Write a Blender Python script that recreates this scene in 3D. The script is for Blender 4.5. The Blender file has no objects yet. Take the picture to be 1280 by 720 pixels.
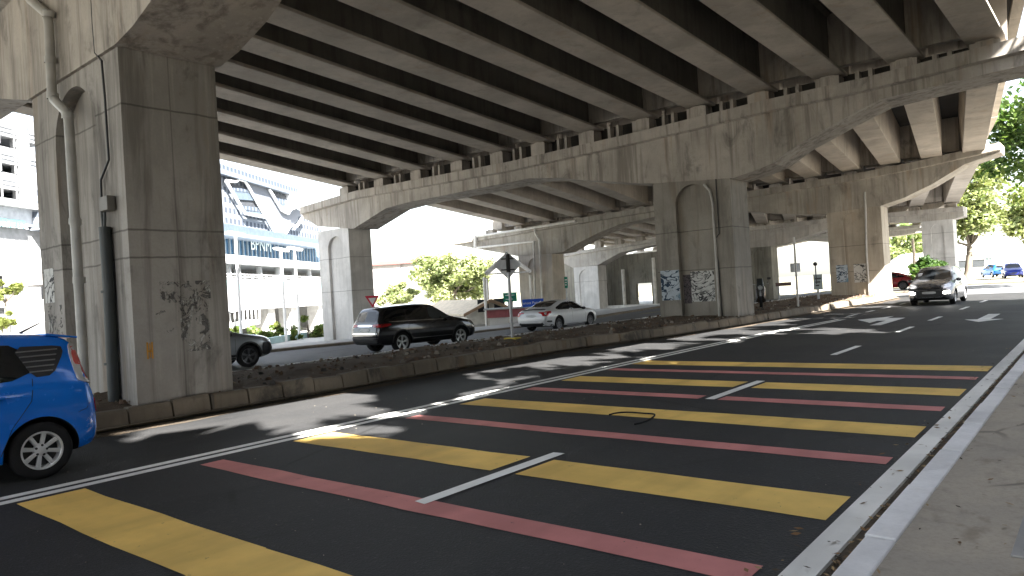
import bpy, bmesh, math, random
import numpy as np
from mathutils import Vector, Matrix
from mathutils.bvhtree import BVHTree
from mathutils.geometry import delaunay_2d_cdt
random.seed(7); rng = np.random.default_rng(7)
S = bpy.context.scene
COL = S.collection
R = math.radians
# ------------------------------------------------------------------ camera
YAW, PITCH, ROLL, FPX, HC = R(39.624), R(0.328), R(-3.445), 903.6, 1.6
fw = Vector((-math.sin(YAW)*math.cos(PITCH), math.cos(YAW)*math.cos(PITCH), math.sin(PITCH)))
r0 = Vector((math.cos(YAW), math.sin(YAW), 0)); u0 = r0.cross(fw)
cr = math.cos(ROLL)*r0 + math.sin(ROLL)*u0
cu = -math.sin(ROLL)*r0 + math.cos(ROLL)*u0
cam = bpy.data.cameras.new('camera'); co = bpy.data.objects.new('camera', cam); COL.objects.link(co)
co.matrix_world = Matrix(((cr.x, cu.x, -fw.x, 0), (cr.y, cu.y, -fw.y, 0), (cr.z, cu.z, -fw.z, HC), (0, 0, 0, 1)))
cam.sensor_width = 36; cam.lens = FPX/1280*36; cam.clip_end = 3000; cam.clip_start = 0.05
S.camera = co
EYE = Vector((0, 0, HC))
def ray(x, y): return fw*FPX + cr*(x-640) - cu*(y-360)
def onY(x, y, Y):            # point of the sight line on the vertical plane Y
    d = ray(x, y); return EYE + d*(Y/d.y)
def onZ(x, y, z=0):
    d = ray(x, y); return EYE + d*((z-HC)/d.z)
def onP(x, y, o, n):         # on the plane through o with normal n
    d = ray(x, y); return EYE + d*((o-EYE).dot(n)/d.dot(n))
def atD(x, y, D):            # at depth D
    d = ray(x, y); return EYE + d*(D/FPX)
# ------------------------------------------------------------------ mesh builder
class MB:
    def __init__(s): s.v = []; s.f = []; s.m = []
    def add(s, vs, fs, m=0):
        o = len(s.v); s.v += [tuple(p) for p in vs]
        for f in fs: s.f.append([o+i for i in f]); s.m.append(m)
    def box(s, x0, x1, y0, y1, z0, z1, m=0):
        s.hexa([(x0,y0,z0),(x1,y0,z0),(x1,y1,z0),(x0,y1,z0)], [(x0,y0,z1),(x1,y0,z1),(x1,y1,z1),(x0,y1,z1)], m)
    def hexa(s, b, t, m=0):
        n = len(b)
        s.add(list(b)+list(t), [list(range(n))[::-1], list(range(n, 2*n))]+[[i, (i+1) % n, n+(i+1) % n, n+i] for i in range(n)], m)
    def prismY(s, poly, y0, y1, m=0):      # polygon of (x,z), extruded along y
        s.hexa([(x, y0, z) for x, z in poly], [(x, y1, z) for x, z in poly], m)
    def prism(s, pts, off, m=0):           # any planar polygon of points moved by off
        off = Vector(off); s.hexa([Vector(p) for p in pts], [Vector(p)+off for p in pts], m)
    def obox(s, c, ax, ay, az, m=0):       # oriented box: centre and half axes
        c, ax, ay, az = map(Vector, (c, ax, ay, az))
        s.hexa([c-ax-ay-az, c+ax-ay-az, c+ax+ay-az, c-ax+ay-az], [c-ax-ay+az, c+ax-ay+az, c+ax+ay+az, c-ax+ay+az], m)
    def tube(s, path, r, n=8, m=0, cap=True):
        path = [Vector(p) for p in path]; rs = r if isinstance(r, (list, tuple)) else [r]*len(path)
        prev = None; rings = []
        for i, p in enumerate(path):
            t = (path[min(i+1, len(path)-1)]-path[max(i-1, 0)]).normalized()
            a = prev if prev is not None else (Vector((1, 0, 0)) if abs(t.x) < .9 else Vector((0, 1, 0)))
            a = (a - t*a.dot(t)).normalized(); prev = a; b = t.cross(a)
            rings.append([p+(a*math.cos(k*2*math.pi/n)+b*math.sin(k*2*math.pi/n))*rs[i] for k in range(n)])
        vs = [q for g in rings for q in g]; fs = []
        for i in range(len(path)-1):
            for k in range(n): fs.append([i*n+k, i*n+(k+1) % n, (i+1)*n+(k+1) % n, (i+1)*n+k])
        if cap: fs.append(list(range(n))[::-1]); fs.append([(len(path)-1)*n+k for k in range(n)])
        s.add(vs, fs, m)
    def lathe(s, prof, c, ax, n=24, m=0):  # prof: (radius, offset along axis)
        c = Vector(c); ax = Vector(ax).normalized(); a = Vector((0, 0, 1)) if abs(ax.z) < .9 else Vector((1, 0, 0))
        a = (a-ax*a.dot(ax)).normalized(); b = ax.cross(a); vs = []; fs = []
        for r, h in prof:
            for k in range(n): vs.append(c+ax*h+(a*math.cos(k*2*math.pi/n)+b*math.sin(k*2*math.pi/n))*r)
        for i in range(len(prof)-1):
            for k in range(n): fs.append([i*n+k, i*n+(k+1) % n, (i+1)*n+(k+1) % n, (i+1)*n+k])
        s.add(vs, fs, m)
    def build(s, name, mats, parent=None, smooth=False, bevel=0, **kw):
        me = bpy.data.meshes.new(name); me.from_pydata(s.v, [], s.f)
        mats = mats if isinstance(mats, (list, tuple)) else [mats]
        for m in mats: me.materials.append(m)
        if len(mats) > 1: me.polygons.foreach_set('material_index', s.m)
        bm = bmesh.new(); bm.from_mesh(me); bmesh.ops.recalc_face_normals(bm, faces=bm.faces); bm.to_mesh(me); bm.free()
        if smooth:
            me.polygons.foreach_set('use_smooth', [True]*len(me.polygons))
            me.set_sharp_from_angle(angle=R(38))
        o = bpy.data.objects.new(name, me); COL.objects.link(o)
        if parent is not None: o.parent = parent
        if bevel:
            b = o.modifiers.new('edge', 'BEVEL'); b.width = bevel; b.segments = 2; b.limit_method = 'ANGLE'; b.angle_limit = R(40)
        tag(o, **kw); return o
def tag(o, label=None, cat=None, group=None, kind=None):
    if label: o['label'] = label
    if cat: o['category'] = cat
    if group: o['group'] = group
    if kind: o['kind'] = kind
    return o
def empty(name, loc, rz=0, **kw):
    o = bpy.data.objects.new(name, None); COL.objects.link(o); o.location = loc; o.rotation_euler = (0, 0, rz)
    o.empty_display_size = .2; tag(o, **kw); return o
def copy_tree(o, parent=None):
    c = o.copy(); COL.objects.link(c); c.parent = parent
    for ch in list(o.children): copy_tree(ch, c)
    return c
def text(name, body, size, mat, parent, loc, rot, extrude=.004, align='CENTER'):
    cu_ = bpy.data.curves.new(name, 'FONT'); cu_.body = body; cu_.size = size; cu_.extrude = extrude
    cu_.align_x = align; cu_.align_y = 'CENTER'; cu_.materials.append(mat)
    t = bpy.data.objects.new(name, cu_); me = bpy.data.meshes.new_from_object(t); bpy.data.objects.remove(t)
    o = bpy.data.objects.new(name, me); COL.objects.link(o); o.parent = parent; o.location = loc; o.rotation_euler = rot
    return o
# ------------------------------------------------------------------ materials
class NT:
    def __init__(s, name):
        s.mat = bpy.data.materials.new(name); s.mat.use_nodes = True; s.t = s.mat.node_tree
        s.b = s.t.nodes['Principled BSDF']; s.pos = s.t.nodes.new('ShaderNodeNewGeometry').outputs['Position']
    def n(s, ty, **kw):
        x = s.t.nodes.new(ty)
        for k, v in kw.items(): setattr(x, k, v)
        return x
    def put(s, sock, v):
        if isinstance(v, bpy.types.NodeSocket): s.t.links.new(v, sock)
        elif isinstance(v, (tuple, list)) and len(v) == 3 and sock.type == 'RGBA': sock.default_value = (*v, 1)
        else: sock.default_value = v
    def scale(s, v, sc, loc=(0, 0, 0)):
        m = s.n('ShaderNodeMapping'); s.put(m.inputs[0], v); m.inputs['Scale'].default_value = sc; m.inputs['Location'].default_value = loc
        return m.outputs[0]
    def noise(s, v, sc, det=4, rough=.55, dist=0):
        x = s.n('ShaderNodeTexNoise'); s.put(x.inputs['Vector'], v); x.inputs['Scale'].default_value = sc
        x.inputs['Detail'].default_value = det; x.inputs['Roughness'].default_value = rough; x.inputs['Distortion'].default_value = dist
        return x.outputs['Fac']
    def ramp(s, v, a, b, lo=0., hi=1.):
        x = s.n('ShaderNodeMapRange'); x.interpolation_type = 'SMOOTHSTEP'; s.put(x.inputs[0], v)
        x.inputs[1].default_value = a; x.inputs[2].default_value = b; x.inputs[3].default_value = lo; x.inputs[4].default_value = hi
        return x.outputs[0]
    def math(s, op, a, b=0., c=0.):
        x = s.n('ShaderNodeMath', operation=op); s.put(x.inputs[0], a); s.put(x.inputs[1], b); s.put(x.inputs[2], c); return x.outputs[0]
    def mix(s, f, a, b, bt='MIX'):
        x = s.n('ShaderNodeMix', data_type='RGBA', blend_type=bt); s.put(x.inputs[0], f); s.put(x.inputs[6], a); s.put(x.inputs[7], b); return x.outputs[2]
    def xyz(s, v):
        x = s.n('ShaderNodeSeparateXYZ'); s.put(x.inputs[0], v); return x.outputs
    def bump(s, h, st=.3, d=.02):
        x = s.n('ShaderNodeBump'); s.put(x.inputs['Height'], h); x.inputs['Strength'].default_value = st; x.inputs['Distance'].default_value = d
        s.t.links.new(x.outputs[0], s.b.inputs['Normal'])
    def out(s, col, rough=.8, metal=0, spec=.5, coat=0):
        s.put(s.b.inputs['Base Color'], col); s.put(s.b.inputs['Roughness'], rough); s.b.inputs['Metallic'].default_value = metal
        s.b.inputs['Specular IOR Level'].default_value = spec; s.b.inputs['Coat Weight'].default_value = coat; s.b.inputs['Coat Roughness'].default_value = .04
        return s.mat
def flat(name, col, rough=.6, metal=0, spec=.5, coat=0, var=.12):
    t = NT(name); n = t.noise(t.pos, 3.1, 5)
    c = t.mix(t.ramp(n, .3, .7), tuple(x*(1-var) for x in col), tuple(min(1, x*(1+var)) for x in col))
    return t.out(c, rough, metal, spec, coat)
def emis(name, col, st):
    t = NT(name); t.put(t.b.inputs['Emission Color'], col); t.b.inputs['Emission Strength'].default_value = st
    return t.out(col, .3)
def concrete(name, base, dirt=.5, joints=(), streak=1., warm=.3, vjoint=None):
    t = NT(name); P = t.pos
    big = t.noise(P, .55, 5, .6, .4); mid = t.noise(P, 2.3, 6, .65, .3); fine = t.noise(P, 26, 5, .7)
    st = t.noise(t.scale(P, (2.4, 2.4, .16)), 1.6, 5, .62, .25)
    st2 = t.noise(t.scale(P, (7, 7, .3), (3, 1, 0)), 1.3, 4, .6)
    b = Vector((base[0]*1.04, base[1]*1.0, base[2]*.955))
    c = t.mix(t.ramp(big, .32, .7), tuple(b*.80), tuple(b*1.14))
    c = t.mix(t.ramp(mid, .5, .78, 0, .45), c, tuple(b*.7))
    c = t.mix(t.math('MULTIPLY', t.ramp(st, .46, .66), min(.95, .6*streak)), c, (b.x*.52, b.y*.51, b.z*.5))
    c = t.mix(t.math('MULTIPLY', t.ramp(st2, .54, .70), .4*streak), c, (b.x*1.18, b.y*1.17, b.z*1.14))
    rust = t.math('MULTIPLY', t.ramp(t.noise(t.scale(P, (1.5, 1.5, .22), (9, 4, 2)), 1.2, 4), .56, .74), warm)
    c = t.mix(rust, c, (b.x*.78, b.y*.56, b.z*.36))
    blk = t.math('MULTIPLY', t.ramp(t.noise(t.scale(P, (1.1, 1.1, .5), (1, 7, 4)), 1.1, 7, .7, .6), .53, .68), dirt)
    c = t.mix(blk, c, (.055, .052, .047))
    c = t.mix(t.ramp(fine, .35, .75, 0, .22), c, tuple(b*.6))
    h = fine
    if joints or vjoint is not None:
        z = t.math('ADD', t.xyz(P)[2], t.math('MULTIPLY', mid, .05)); m = None
        for zj in joints:
            k = t.ramp(t.math('ABSOLUTE', t.math('SUBTRACT', z, zj+.025)), .006, .022, 1, 0)
            m = k if m is None else t.math('MAXIMUM', m, k)
        if vjoint is not None:
            k = t.ramp(t.math('ABSOLUTE', t.math('SUBTRACT', t.xyz(P)[1], vjoint)), .004, .014, .7, 0); m = t.math('MAXIMUM', m, k)
        m = t.math('MULTIPLY', m, t.ramp(t.noise(P, 1.7, 3), .25, .5, .35, 1))
        c = t.mix(t.math('MULTIPLY', m, .62), c, (.06, .056, .05))
    t.bump(t.math('ADD', t.math('MULTIPLY', fine, .4), mid), .22, .02)
    return t.out(c, .88, 0, .25)
C_PIER = concrete('pier_concrete', (.36, .352, .338), .6, (4.72, 2.86, 2.45), 1.4, .4, 5.35)
C_CAP = concrete('cap_concrete', (.43, .41, .38), .5, (), 1.5, .35)
C_GIRD = concrete('girder_concrete', (.47, .44, .395), .2, (), .25, .2)
C_WEB = concrete('shade_painted_web_concrete', (.17, .163, .15), .4, (), .8, .1)  # shade between the girders painted into the web colour
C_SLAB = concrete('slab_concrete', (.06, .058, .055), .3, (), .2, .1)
C_WALL = concrete('wall_concrete', (.24, .24, .215), .5, (), 1.3, .2)
C_PALE = concrete('pale_column_concrete', (.62, .63, .635), .15, (4.0, 2.2), .5, .1)
def ground_mat(name, base, alt, sc=.8, fsc=30, rough=.9, bumpd=.02, bst=.4, dark=.5, crack=False):
    t = NT(name); P = t.pos
    a = t.noise(P, sc, 6, .62, .3); f = t.noise(P, fsc, 6, .75); m = t.noise(P, sc*6, 5, .65)
    c = t.mix(t.ramp(a, .35, .66), base, alt)
    c = t.mix(t.ramp(m, .5, .74, 0, .5), c, tuple(x*dark for x in base))
    c = t.mix(t.ramp(f, .4, .72, 0, .35), c, tuple(x*.55 for x in base))
    if crack:
        ck = t.n('ShaderNodeTexVoronoi', feature='DISTANCE_TO_EDGE'); wp = t.n('ShaderNodeMix', data_type='VECTOR'); wp.inputs[0].default_value = .12; t.put(wp.inputs[4], P); nz = t.n('ShaderNodeTexNoise'); t.put(nz.inputs['Vector'], P); nz.inputs['Scale'].default_value = 2.; t.put(wp.inputs[5], nz.outputs['Color']); t.put(ck.inputs['Vector'], wp.outputs[1]); ck.inputs['Scale'].default_value = .55
        c = t.mix(t.math('MULTIPLY', t.ramp(ck.outputs['Distance'], .003, .014, .7, 0), t.ramp(t.noise(P, .8, 3), .42, .6)), c, tuple(x*.3 for x in base))
        s2 = t.noise(t.scale(P, (1, .5, 1), (5, 3, 0)), 2.1, 5, .65, .5); c = t.mix(t.ramp(s2, .56, .68, 0, .55), c, (base[0]*.55, base[1]*.5, base[2]*.42))
    t.bump(t.math('ADD', f, m), bst, bumpd)
    return t.out(c, rough, 0, .3)
def asphalt(name, k=1., streaks=True):
    t = NT(name); P = t.pos
    a = t.noise(P, .23, 5, .6, .4); f = t.noise(P, 60, 4, .8); g = t.noise(P, 170, 2, .8); s_ = t.noise(t.scale(P, (1.5, .08, 1)), 1, 5, .6)
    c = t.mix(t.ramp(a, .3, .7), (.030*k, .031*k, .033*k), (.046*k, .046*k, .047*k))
    if streaks: c = t.mix(t.ramp(s_, .5, .75, 0, .6), c, (.058*k, .057*k, .056*k))
    pt = t.noise(t.scale(P, (.5, .22, 1), (4, 2, 0)), 1.3, 3, .5, .8); c = t.mix(t.ramp(pt, .60, .64, 0, .35), c, (.022*k, .022*k, .023*k))
    vo = t.n('ShaderNodeTexVoronoi'); t.put(vo.inputs['Vector'], P); vo.inputs['Scale'].default_value = 55
    c = t.mix(t.ramp(vo.outputs['Color'], .78, .95, 0, .5), c, (.10*k, .10*k, .098*k))
    c = t.mix(t.ramp(g, .6, .8, 0, .5), c, (.018, .018, .019))
    ck = t.n('ShaderNodeTexVoronoi', feature='DISTANCE_TO_EDGE'); t.put(ck.inputs['Vector'], t.scale(P, (.28, .2, 1))); ck.inputs['Scale'].default_value = 1
    c = t.mix(t.math('MULTIPLY', t.ramp(ck.outputs['Distance'], .002, .012, .8, 0), t.ramp(t.noise(P, .35, 3), .48, .6)), c, (.012, .012, .012))
    t.bump(t.math('ADD', f, vo.outputs['Distance']), .5, .008)
    return t.out(c, t.ramp(a, .3, .7, .62, .78), 0, .35)
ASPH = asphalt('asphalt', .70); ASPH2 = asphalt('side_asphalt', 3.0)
def paint(name, col, wear=.5):
    t = NT(name); P = t.pos
    w = t.noise(P, 9, 7, .75, .2); f = t.noise(P, 70, 3, .8); b = t.noise(P, 1.1, 4, .6); tr = t.noise(t.scale(P, (1.3, .1, 1)), 1.2, 4)
    c = t.mix(t.ramp(b, .3, .7), tuple(x*.82 for x in col), tuple(min(1, x*1.08) for x in col))
    c = t.mix(t.ramp(tr, .45, .72, 0, .55), c, tuple(x*.55 for x in col))
    m = t.math('MAXIMUM', t.ramp(w, .80-.28*wear, .86-.24*wear, 0, .75), t.ramp(f, .62, .8, 0, .55*wear))
    c = t.mix(m, c, (.05, .05, .05)); t.bump(f, .35, .006)
    return t.out(c, .7, 0, .3)
P_WHITE = paint('white_road_paint', (.82, .82, .79), .35); P_YEL = paint('yellow_road_paint', (.80, .535, .15), .62); P_RED = paint('red_road_paint', (.55, .215, .20), .66)
FOOT = ground_mat('footpath_concrete', (.36, .32, .265), (.43, .375, .30), 1.1, 40, .9, .01, .25, .62, True)
SOIL = ground_mat('median_soil', (.105, .072, .046), (.165, .125, .085), 1.6, 22, .95, .05, .9, .5)
KERB = concrete('kerb_concrete', (.21, .185, .15), .8, (), .6, .7); KWHITE = concrete('painted_kerb_concrete', (.76, .775, .80), .2, (), .1, .1)
EDGEW = paint('edge_strip_paint', (.82, .80, .75), .5)
GRND = ground_mat('verge_earth', (.20, .18, .13), (.26, .24, .17), .3, 9)
GUT = ground_mat('gutter_dirt', (.075, .06, .045), (.12, .09, .06), 3, 40, .95, .02, .9)
PVC = flat('pale_pipe', (.45, .44, .41), .5); PVCW = flat('white_pipe', (.68, .66, .61), .5); DARKM = flat('dark_metal', (.035, .036, .038), .5, .3); STEEL = flat('galvanised_steel', (.33, .34, .35), .45, .7)
BLK = flat('black_rubber', (.012, .012, .013), .85, 0, .3); BPLA = flat('black_plastic', (.016, .016, .018), .45); WPB = flat('white_facade_paint', (.46, .465, .47), .8, 0, .2, 0, .06); WPAINT = flat('white_wall_paint', (.80, .80, .79), .8, 0, .2, 0, .04)
CHROME = flat('chrome', (.75, .75, .76), .12, 1.); ALLOY = flat('alloy', (.74, .75, .76), .35, .55); DALLOY = flat('dark_alloy', (.16, .16, .17), .35, .8)
def carglass(name, col=(.012, .014, .016)):
    t = NT(name); return t.out(col, .04, 0, .6)
GLASS = carglass('tinted_glass'); GLASS2 = carglass('grey_glass', (.05, .06, .065))
def carpaint(name, col, metal=.35, rough=.28):
    t = NT(name); f = t.noise(t.pos, 900, 2); c = t.mix(t.ramp(f, .3, .7), tuple(x*.9 for x in col), tuple(min(1, x*1.1) for x in col))
    d = t.noise(t.pos, 5, 5); return t.out(c, t.ramp(d, .3, .8, rough, rough+.1), metal, .5, .8)
RLAMP = flat('red_lens', (.42, .012, .015), .12, 0, .6, .6); CLAMP = flat('clear_lens', (.62, .63, .65), .08, .25, .7, .8)
PINKL = flat('faded_red_lens', (.55, .11, .10), .15, 0, .6, .6)
HLAMP = emis('lit_headlamp', (1., .97, .9), 6.)
PLATE = flat('plate_black', (.02, .02, .02), .4); PLATEW = flat('plate_pale', (.55, .56, .56), .5)
# ------------------------------------------------------------------ setting
def interp(pts, x):
    if x <= pts[0][0]: return pts[0][1]
    if x >= pts[-1][0]: return pts[-1][1]
    n = len(pts); i = max(k for k in range(n-1) if pts[k][0] <= x)
    d = [(pts[k+1][1]-pts[k][1])/(pts[k+1][0]-pts[k][0]) for k in range(n-1)]
    def tan(k):
        if k == 0: return d[0]
        if k == n-1: return d[-1]
        return 0 if d[k-1]*d[k] <= 0 else 2*d[k-1]*d[k]/(d[k-1]+d[k])
    h = pts[i+1][0]-pts[i][0]; t = (x-pts[i][0])/h
    return ((2*t**3-3*t*t+1)*pts[i][1]+(t**3-2*t*t+t)*h*tan(i)+(-2*t**3+3*t*t)*pts[i+1][1]+(t**3-t*t)*h*tan(i+1))
KB = [(-60, -10.6), (0, -10.85), (6, -10.9), (13, -11.0), (15, -11.0), (17, -10.72), (18, -10.42), (21.5, -10.0), (24, -9.72), (29, -9.55), (35, -9.25), (40, -9.02), (44, -9.1), (46, -9.9)]
KBACK = [(-60, -14.3), (46, -14.3)]
SIDE_FAR = [(-60, -31), (15, -29.6), (20, -29.2), (23, -28.2), (28, -26), (34, -25.4), (45, -27.5), (60, -30), (75, -31)]
def gz(x):
    return interp([(-60, -.62), (-27.5, -.60), (-24.0, -.34), (-15, -.34), (-13.0, -.04), (60, -.04)], x)
mb = MB(); xs = [-900, -300, -120, -60, -40, -31, -29, -27.5, -26.5, -25.5, -24.5, -24, -20, -15, -14.5, -14, -13.5, -13, -5, 3, 40, 120, 300, 900]; ys = [-600, -100, -20, 0, 20, 40, 60, 80, 120, 300, 1200]
vs = [(x, y, gz(x)) for y in ys for x in xs]; n = len(xs)
mb.add(vs, [[j*n+i, j*n+i+1, (j+1)*n+i+1, (j+1)*n+i] for j in range(len(ys)-1) for i in range(n-1)])
mb.build('ground', GRND, kind='structure')
def strip(name, f0, f1, z, ys, mat, kind='structure', **kw):
    mb = MB(); v = []
    for y in ys: v += [(f0(y), y, z(f0(y)) if callable(z) else z), (f1(y), y, z(f1(y)) if callable(z) else z)]
    mb.add(v, [[2*i, 2*i+1, 2*i+3, 2*i+2] for i in range(len(ys)-1)]); return mb.build(name, mat, kind=kind, **kw)
YS = [-60, -20, 0, 3, 6, 9, 12, 13, 14, 15, 16, 17, 18, 19.5, 21.5, 24, 27, 29, 32, 35, 38, 40, 42, 44, 46]
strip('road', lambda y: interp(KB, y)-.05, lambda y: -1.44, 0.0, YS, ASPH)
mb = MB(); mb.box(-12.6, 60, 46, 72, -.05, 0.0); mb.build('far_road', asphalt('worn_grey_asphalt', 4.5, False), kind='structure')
mb = MB(); v = []
SY = [-60, -20, 0, 8, 12, 15, 18, 20, 23, 25, 28, 31, 34, 40, 46, 52, 60, 75]
for y in SY:
    for k in range(7):
        xe = -14.3 if y < 47 else -12.7; x = xe+(interp(SIDE_FAR, y)-xe)*k/6; v.append((x, y, max(gz(x), -.5)+.035))
mb.add(v, [[i*7+k, i*7+k+1, i*7+k+8, i*7+k+7] for i in range(len(SY)-1) for k in range(6)])
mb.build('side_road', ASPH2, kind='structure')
# far kerb of the side road
mb = MB()
for a, b in zip(SY[2:-1], SY[3:]):
    xa, xb = interp(SIDE_FAR, a), interp(SIDE_FAR, b); z = -.47
    mb.hexa([(xa-.35, a, z-.2), (xa, a, z-.2), (xb, b, z-.2), (xb-.35, b, z-.2)], [(xa-.35, a, z+.14), (xa, a, z+.12), (xb, b, z+.12), (xb-.35, b, z+.14)])
mb.build('far_kerb', KERB, kind='structure')
strip('far_pavement', lambda y: interp(SIDE_FAR, y)-4.5, lambda y: interp(SIDE_FAR, y)-.3, -.40, SY[2:], flat('pale_pavement', (.42, .41, .39), .85), )
mb = MB(); mb.box(-95, -34.2, -70, 110, -.62, -.575); mb.build('forecourt_paving', flat('pale_forecourt', (.46, .45, .42), .85), kind='structure')
# median: kerb stones, bed
def kx(y): return interp(KB, y)
mb = MB(); y = -14.0
while y < 45.5:
    l = .62 + random.uniform(-.03, .03); h = .285+random.uniform(-.022, .014); dx = random.uniform(-.018, .018); t = .012
    a, b = y+t, min(y+l, 46)-t
    x0, x1 = kx(a)+dx, kx(b)+dx; ch = random.uniform(.02, .05); s_ = random.uniform(-.02, .02)
    mb.hexa([(x0-.26, a, -.1), (x0+.0, a, -.1), (x1+.0, b, -.1), (x1-.26, b, -.1)], [(x0-.26, a, h-ch), (x0-.05, a, h-ch), (x1-.05, b, h-ch+s_), (x1-.26, b, h-ch+s_)])
    mb.hexa([(x0-.26, a, h-ch), (x0-.05, a, h-ch), (x1-.05, b, h-ch+s_), (x1-.26, b, h-ch+s_)], [(x0-.25, a+.01, h), (x0-.085, a+.01, h), (x1-.085, b-.01, h+s_), (x1-.25, b-.01, h+s_)])
    y += l
mb.build('median_kerb', KERB, kind='structure', bevel=.008)
strip('gutter', lambda y: kx(y)-.02, lambda y: kx(y)+.13, .045, YS[2:], KERB)
strip('gutter_dirt', lambda y: kx(y)+.12, lambda y: kx(y)+.42+.1*math.sin(y*1.7)+.06*math.sin(y*5.1), .004, [i*.5 for i in range(-8, 88)], GUT)
mb = MB(); NX, y0, y1, st = 12, -14, 46, .3; NY = int((y1-y0)/st); v = []
for j in range(NY+1):
    y = y0+j*st; a = kx(y)-.2; b = interp(KBACK, y)
    for i in range(NX+1):
        u = i/NX; x = a+(b-a)*u
        z = .235+.10*math.sin(u*math.pi)**.8 + .03*math.sin(y*1.3+u*5)+.022*math.sin(y*3.7-u*9)+random.uniform(-.018, .018)
        if u > .8: z += (-.02)*(u-.8)/.2
        if i == 0: z = .215
        v.append((x, y, z))
mb.add(v, [[j*(NX+1)+i, j*(NX+1)+i+1, (j+1)*(NX+1)+i+1, (j+1)*(NX+1)+i] for j in range(NY) for i in range(NX)])
mb.build('median_bed', SOIL, kind='structure', smooth=True)
mb = MB(); y = -14
while y < 45.5:
    mb.box(-14.52, -14.3, y+.01, y+.89, -.5, .27+random.uniform(-.01, .01)); y += .9
mb.build('median_back_kerb', KWHITE, kind='structure', bevel=.01)
def stones(name, n, area, zf, smin, smax, mats, **kw):
    mb = MB()
    for _ in range(n):
        x, y = area(); s_ = smin*(smax/smin)**(random.random()**2.2); c = Vector((x, y, zf(x, y)+s_*.25)); m = random.randrange(len(mats))
        ring = []; k = 5; off = random.random()*6
        b = [c+Vector((math.cos(off+i*2*math.pi/k)*s_*random.uniform(.6, 1.2), math.sin(off+i*2*math.pi/k)*s_*random.uniform(.6, 1.2), -s_*.4)) for i in range(k)]
        t = [c+(p-c)*random.uniform(.45, .8)+Vector((0, 0, s_*random.uniform(.5, .9))) for p in b]
        mb.hexa(b, t, m)
    return mb.build(name, mats, kind='stuff', **kw)
ST = [flat('rubble_grey', (.17, .145, .115), .9), flat('rubble_brown', (.13, .08, .05), .9), flat('rubble_dark', (.05, .045, .04), .9), flat('rubble_pale', (.32, .28, .23), .9)]
def med():
    y = random.uniform(-2, 45); a = kx(y)-.15; return a+(-14.2-a)*random.random(), y
stones('rubble', 4200, med, lambda x, y: .285+.05*math.sin((x-kx(y))/(-14.3-kx(y))*math.pi), .010, .075, ST+[ST[0], ST[1], ST[1]], label='loose rubble, dirt clods and stones scattered over the median strip', cat='rubble')
def leaves(name, n, area, zf, smin, smax, mats, **kw):
    mb = MB()
    for _ in range(n):
        x, y = area(); z = zf(x, y)+random.uniform(.004, .02); s_ = random.uniform(smin, smax); a = random.random()*6.28
        d = Vector((math.cos(a), math.sin(a), random.uniform(-.3, .3)))*s_; e = Vector((-math.sin(a), math.cos(a), random.uniform(-.4, .4)))*s_*.38; c = Vector((x, y, z))
        mb.add([c-d, c+e*1.0, c+d, c-e], [[0, 1, 2, 3]], random.randrange(len(mats)))
    return mb.build(name, mats, kind='stuff', **kw)
LV = [flat('dry_leaf', (.17, .09, .035), .8), flat('pale_dry_leaf', (.28, .19, .09), .8), flat('dark_leaf', (.05, .035, .02), .8)]
# right-hand edge: strip, channel, painted kerb, footpath
mb = MB(); mb.box(-1.44, -1.275, -60, 46, -.05, .012); mb.build('edge_strip', EDGEW, kind='structure')
mb = MB(); mb.box(-1.275, -1.15, -60, 46, -.05, -.012); mb.build('drain_channel', GUT, kind='structure')
mb = MB(); y = -10.
while y < 46: mb.box(-1.155+random.uniform(-.006, .006), -.99, y+.009, y+1.191, -.05, .10+random.uniform(-.004, .004)); y += 1.2
mb.build('painted_kerb', KWHITE, kind='structure', bevel=.012)
mb = MB(); mb.box(-.99, 4.2, -60, 46, -.05, .085); mb.build('footpath', FOOT, kind='structure')
leaves('leaf_litter', 800, lambda: (random.choice([random.uniform(-1.27, -1.16)]*5+[random.uniform(-1.6, -1.27)]), 2.5+14*random.random()**1.5), lambda x, y: .0 if x > -1.28 else .012, .012, .038, LV, label='dry brown leaves collected in the drain channel beside the painted kerb', cat='leaf litter')
leaves('path_litter', 130, lambda: (-.97+2.2*random.random()**1.6, random.uniform(2.5, 14)), lambda x, y: .087, .012, .03, LV, label='few dry leaves lying on the right-hand footpath', cat='leaf litter')
leaves('median_litter', 700, med, lambda x, y: .32, .02, .05, LV, label='fallen dry leaves on the soil of the median', cat='leaf litter')
stones('road_grit', 500, lambda: (random.uniform(-9.8, -1.5), random.uniform(1.5, 22)), lambda x, y: 0.0, .003, .010, [ST[3], ST[0]], label='small pale grit and specks on the asphalt lanes', cat='grit')
# chamber cover on the footpath
mh = MB(); mh.box(-.47, .25, 4.45, 5.2, .084, .098); mho = mh.build('inspection_cover', flat('cover_grey', (.30, .29, .275), .85), bevel=.006, label='pale square inspection cover set in the dirty footpath corner', cat='cover')
mh = MB(); mh.box(-.42, -.26, 4.55, 4.66, .097, .101); mh.build('slot', DARKM, mho)
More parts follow.
